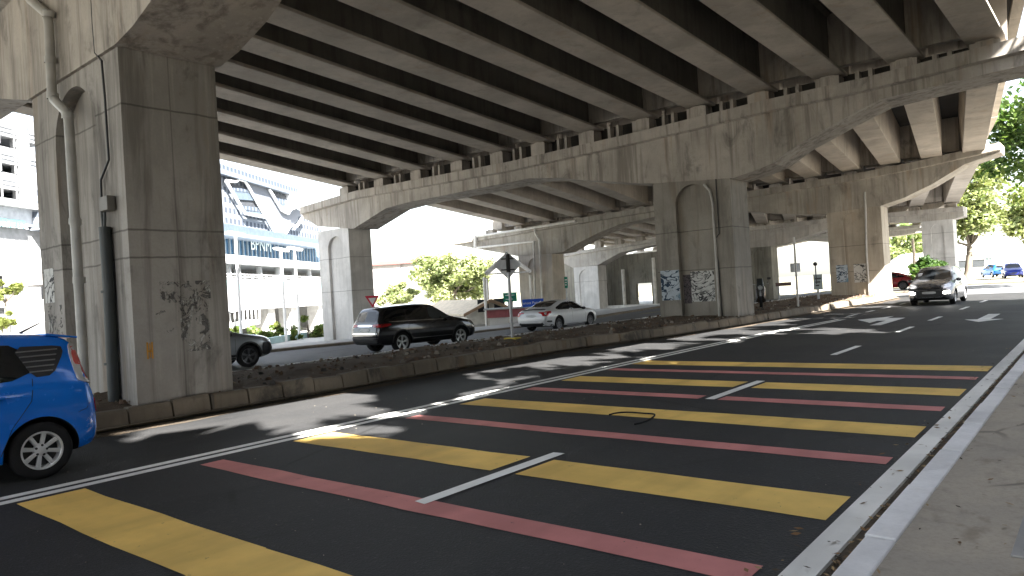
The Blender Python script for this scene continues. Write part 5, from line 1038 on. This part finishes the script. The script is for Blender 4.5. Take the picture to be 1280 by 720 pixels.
# white low building at the right
q = atD(1236, 345, 90); e = empty('white_building', (q.x, q.y, 0), math.atan2(ha.y, ha.x)-R(8), label='long low white building with dark windows beyond the far road on the right', cat='building')
def bx(px): return (px-1236)*90/FPX
def bz(py): return max(0, q.z-(py-345)*90/FPX)
m = MB(); m.box(bx(1186), bx(1330), 0, 9, -.1, bz(316)); m.build('wall', WPAINT, e)
m = MB(); m.hexa([(bx(1184), -.8, bz(317)), (bx(1332), -.8, bz(317)), (bx(1332), 9.8, bz(317)), (bx(1184), 9.8, bz(317))], [(bx(1190), 4, bz(303)), (bx(1332), 4, bz(303)), (bx(1332), 5, bz(303)), (bx(1190), 5, bz(303))]); m.build('roof', flat('pale_metal_roof', (.60, .61, .62), .5), e)
m = MB(); m.box(bx(1196), bx(1211), -.06, .1, bz(346), bz(325)); m.build('lower_panel', flat('grey_green_panel', (.25, .29, .27), .8), e)
for a, b_ in ((1198, 1212), (1217, 1232)): m = MB(); m.box(bx(a), bx(b_), -.08, .1, bz(333), bz(324)); m.build('window', DWIN, e)
for a, b_ in ((1234, 1236.5), (1238, 1240)): m = MB(); m.box(bx(a), bx(b_), -.05, .1, bz(331), bz(322)); m.build('window', GLAZ, e)
q = atD(1264, 345, 80); e = empty('bus_shelter', (q.x, q.y, 0), math.atan2(ha.y, ha.x), label='grey post and beam gantry at the far right beside the blue cars', cat='shelter')
m = MB(); m.tube([(0, 0, 0), (0, 0, 3.1)], .09, 8); m.build('post', STEEL, e); m = MB(); m.box(-.1, 3, -.1, .1, 2.9, 3.05); m.box(.4, 3, -.4, .6, 2.3, 2.4); m.build('roof', STEEL, e)
q = atD(1122, 345, 88); e = empty('white_building', (q.x, q.y, 0), math.atan2(ha.y, ha.x), label='low white house behind the dark red car, between pier and dappled column', cat='building')
m = MB(); m.box(-3, 5, 0, 5, 0, 2.4); m.build('wall', WPAINT, e); m = MB(); m.hexa([(1.2, -.5, 2.4), (5.3, -.5, 2.4), (5.3, 5.4, 2.4), (1.2, 5.4, 2.4)], [(2.2, 2, 3.4), (5.3, 2, 3.4), (5.3, 3, 3.4), (2.2, 3, 3.4)]); m.build('roof', LGREY, e); m = MB(); m.box(2.4, 4, -.05, .1, 1.1, 1.9); m.build('window', DWIN, e)
# traffic island kerbs on the far road
m = MB(); m.box(-9.5, -4, 66, 66.6, 0, .14); m.box(-16, -9.2, 52.5, 53, 0, .14); m.build('far_island_kerb', KERB, kind='structure', bevel=.02)

# unseen block added on the right, behind the street trees, to cut side light
e = empty('side_light_blocker', (12.6, 6, 0), 0, label='plain dull brown block added out of view on the right to cut side light', cat='building')
m = MB(); m.box(0, 9, -34, 29, -.1, 7.5); m.build('wall', flat('dull_brown_wall', (.08, .07, .06), .9), e)
m = MB(); m.box(-1.6, 0, -34, 29, 3.1, 3.3); m.build('awning', flat('dull_awning', (.10, .11, .10), .8), e)
for k in range(10):
    m = MB(); m.box(-.04, .05, -32+k*6.2, -28+k*6.2, .1, 2.8); m.build('blocker_front', DWIN, e); m = MB(); m.box(-.04, .05, -31.5+k*6.2, -28.5+k*6.2, 4.4, 6.0); m.build('window', DWIN, e)
# ------------------------------------------------------------------ light
W = bpy.data.worlds.new('World'); S.world = W; W.use_nodes = True; nt = W.node_tree
EL = R(44); sd = Vector((1.05, -.5, 0)).normalized()
sky = nt.nodes.new('ShaderNodeTexSky'); sky.sky_type = 'NISHITA'; sky.sun_disc = False; sky.sun_elevation = EL; sky.sun_rotation = math.atan2(sd.x, sd.y); sky.air_density = 1.2; sky.dust_density = 1.6; sky.ozone_density = 1.
hs = nt.nodes.new('ShaderNodeHueSaturation'); hs.inputs['Saturation'].default_value = .5; nt.links.new(sky.outputs[0], hs.inputs['Color']); nt.links.new(hs.outputs[0], nt.nodes['Background'].inputs[0]); nt.nodes['Background'].inputs[1].default_value = .06
sl = bpy.data.lights.new('sun', 'SUN'); sl.energy = 5.0; sl.angle = R(.53); sl.color = (1, .96, .90); so = bpy.data.objects.new('sun', sl); COL.objects.link(so)
dv = Vector((sd.x*math.cos(EL), sd.y*math.cos(EL), math.sin(EL))); so.rotation_euler = dv.to_track_quat('Z', 'Y').to_euler(); so.location = (30, -20, 40)
vs_ = S.view_settings; S.display_settings.display_device = 'sRGB'; vs_.view_transform = 'Standard'; vs_.look = 'None'; vs_.gamma = 1; vs_.exposure = 3.15
S.render.engine = 'CYCLES'; c = S.cycles; c.use_denoising = True; c.max_bounces = 10; c.diffuse_bounces = 6; c.glossy_bounces = 4; c.transparent_max_bounces = 8; c.sample_clamp_indirect = 6
try: c.denoiser = 'OPENIMAGEDENOISE'
except Exception: pass
c.use_adaptive_sampling = True; c.adaptive_threshold = .012
